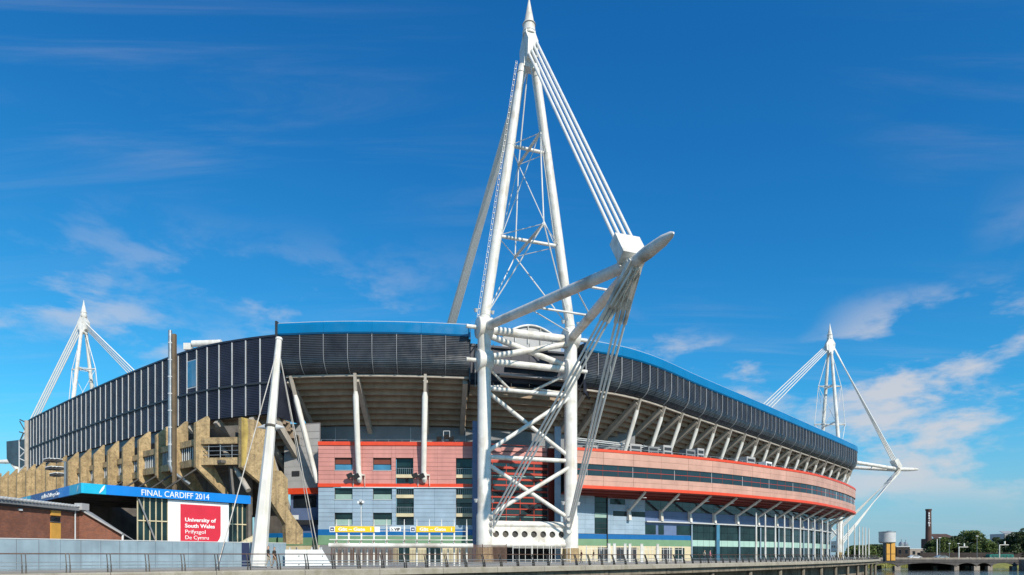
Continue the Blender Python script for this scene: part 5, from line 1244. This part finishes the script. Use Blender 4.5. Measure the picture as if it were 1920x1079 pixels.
# street lamps and signal masts
for i, (x, y, Y, kind) in enumerate(((1762,1009,262,0), (1780,1020,262,0), (1797,1020,262,0), (1832,1006,262,0), (1757,1011,255,2), (1798,1026,275,1), (1874,1022,275,1))):
    b = P(x,y,Y); z = b.z
    lab = ('thin street lamp by the trees, leftmost of the four by the bridge','second thin street lamp from the left by the bridge','third thin street lamp from the left by the bridge','tallest thin street lamp, rightmost of the four by the bridge','plain white pole right of the brick chimney','white bracket signal mast in the middle of the railway wall','white bracket signal mast at the right of the railway wall')[i]
    t = thing('street_lamp' if kind == 0 else ('white_pole' if kind == 2 else 'signal_mast'), lab, 'lamp' if kind == 0 else 'pole', (b.x, Y, 0))
    build('pole', MB().tube(V((b.x,Y,-1)), V((b.x,Y,z)), .07 if kind == 0 else .2, n=8), M['steel'] if kind == 0 else M['white'], t)
    if kind == 0: build('lantern', MB().box((b.x,Y,z+.1), (.45,0,0), (0,.2,0), (0,0,.1)), M['signwhite'], t)
    if kind == 1:
        build('arm', MB().beam(V((b.x,Y,z)), V((b.x+3.8,Y,z)), .25, .25), M['white'], t); build('signal_head', MB().box((b.x+2.2,Y,z+.9), (.22,0,0), (0,.22,0), (0,0,.6)), M['white'], t)
# cars on the bridge
def car(x, label, m, k):
    X = BX(x); y = BY+3.5; z = -.30
    t = thing('car', label, 'car', (X, y, z), 'cars on the bridge')
    pr_ = [(-2.1,.35), (2.1,.35), (2.15,.75), (1.5,.9), (.75,1.38), (-.9,1.42), (-1.7,.95), (-2.12,.85)]
    build('body', MB().prism([V((X+a,y-.85,z+b)) for a, b in pr_], V((0,1.7,0))), m, t)
    build('window', MB().prism([V((X+a,y-.87,z+b)) for a, b in ((-1.4,.95), (1.2,.95), (.68,1.32), (-.85,1.34))], V((0,.015,0))), M['glass'], t)
    for a in (-1.3, 1.3):
        wh = build('wheel', MB().tube(V((X+a,y-.9,z+.33)), V((X+a,y-.7,z+.33)), .33, n=14), M['black'], t); build('rim', MB().tube(V((X+a,y-.92,z+.33)), V((X+a,y-.9,z+.33)), .2, n=10), M['steel'], wh)
    build('headlight', MB().box((X+2.08,y-.6,z+.68), (.06,0,0), (0,.18,0), (0,0,.09)), M['signwhite'], t)
car(1679, 'grey car on the bridge just right of the water tower', mat('car_grey', (.2,.22,.26), .3, var=.03, spec=.7), 0)
car(1727, 'white car on the bridge left of the centre', mat('car_white', (.75,.76,.77), .3, var=.03, spec=.7), 1)
car(1778, 'silver car on the middle of the bridge', mat('car_silver', (.40,.43,.44), .3, metal=.4, var=.03), 2)

# trees ----------------------------------------------------------------------
def tree(label, x, ytop, Y, rx, m, dens=2600, base=-1.0, seed=0, low=.22):
    rnd = random.Random(seed); b = P(x, ytop, Y); H = b.z-base; r = rx/F*Y
    t = thing('broadleaf_tree', label, 'tree', (b.x, Y, base), 'trees beyond the bridge')
    tk = MB().ptube([V((b.x,Y,base)), V((b.x+.2,Y,base+H*.4)), V((b.x,Y,base+H*.75))], [max(.2,r*.07),max(.15,r*.05),.06], 8)
    for i in range(6):
        a = i*1.05+rnd.random(); tk.tube(V((b.x,Y,base+H*(.3+.06*i))), V((b.x+math.cos(a)*r*.7,Y+math.sin(a)*r*.7,base+H*(.55+.06*i))), .12, .03, 5)
    build('trunk', tk, M['bark'], t)
    mb = MB(); cl_ = []
    for i in range(26):
        a = rnd.random()*6.283; q = rnd.random()**.5; h = rnd.random()
        rad = r*math.sin(math.pi*min(1, (.18+.74*h)))**.75
        cl_.append((b.x+math.cos(a)*rad*q*.85, Y+math.sin(a)*rad*q*.85, base+H*(low+(.93-low)*h), r*(.22+.16*rnd.random())))
    cl_.append((b.x, Y, base+H*.90, r*.26))
    for i in range(dens):
        cx2, cy2, cz2, cr = cl_[rnd.randrange(len(cl_))]
        u = rnd.uniform(-1,1); a = rnd.random()*6.283; q = cr*(.75+.35*rnd.random()); s2 = math.sqrt(1-u*u)
        p = V((cx2+math.cos(a)*s2*q, cy2+math.sin(a)*s2*q, min(cz2+u*q*.85, b.z)))
        n1 = V((rnd.gauss(0,1),rnd.gauss(0,1),rnd.gauss(0,1))).normalized(); n2 = n1.cross(V((rnd.gauss(0,1),rnd.gauss(0,1),rnd.gauss(0,1)))).normalized(); sz = r*.055*(.6+rnd.random()*.8)
        mb.quad(p-n1*sz, p-n2*sz*.6, p+n1*sz, p+n2*sz*.6)
    build('crown', mb, m, t)
T = [(1616,1024,330,26,'leaf','small tree behind the flagpoles, nearest the stadium'), (1640,1022,335,24,'leafd','dark tree between the flagpoles and the water tower'),
     (1750,1014,300,18,'leafd','dark tree at the foot of the brick chimney'), (1768,1008,296,20,'leaf','tree just right of the chimney, in front of the brewery roof'), (1793,1006,300,22,'leafd','dark tree below the right end of the brewery roof'),
     (1826,996,302,30,'leaf','largest round tree in the middle beyond the bridge'), (1850,1012,290,22,'leaf','lighter tree right of the largest round tree'), (1868,1008,330,14,'leafd','pointed dark conifer-like tree left of the apartment block'),
     (1884,1012,310,18,'leafd','dark tree in front of the apartment block'), (1912,999,288,26,'leafd','big dark tree at the right edge of the picture'), (1950,990,288,34,'leafd','dark tree just beyond the right edge')]
for i, (x, y, Y, rx, m, lab) in enumerate(T): tree(lab, x, y, Y, rx*1.15, M[m], 6500, -1.5, i+3)
# scrub and reeds on the far bank
rnd = random.Random(5); mb = MB()
for i in range(5200):
    X = rnd.uniform(112,190); k = rnd.random(); Yq = 259+X*.04+k*14; z = ZW+.2+k*3.6*min(1, k*2.2)
    n1 = V((rnd.gauss(0,.5),rnd.gauss(0,.5),1)).normalized(); n2 = V((rnd.gauss(0,1),rnd.gauss(0,1),0)).normalized(); s2 = rnd.uniform(.25,.65)
    p = V((X,Yq,z+s2*.3)); mb.quad(p-n1*s2, p-n2*s2*.4, p+n1*s2, p+n2*s2*.4)
o = struct('bank_scrub', mb, M['scrub'], 'stuff'); o['label'] = 'yellow green scrub growing on the far river bank'
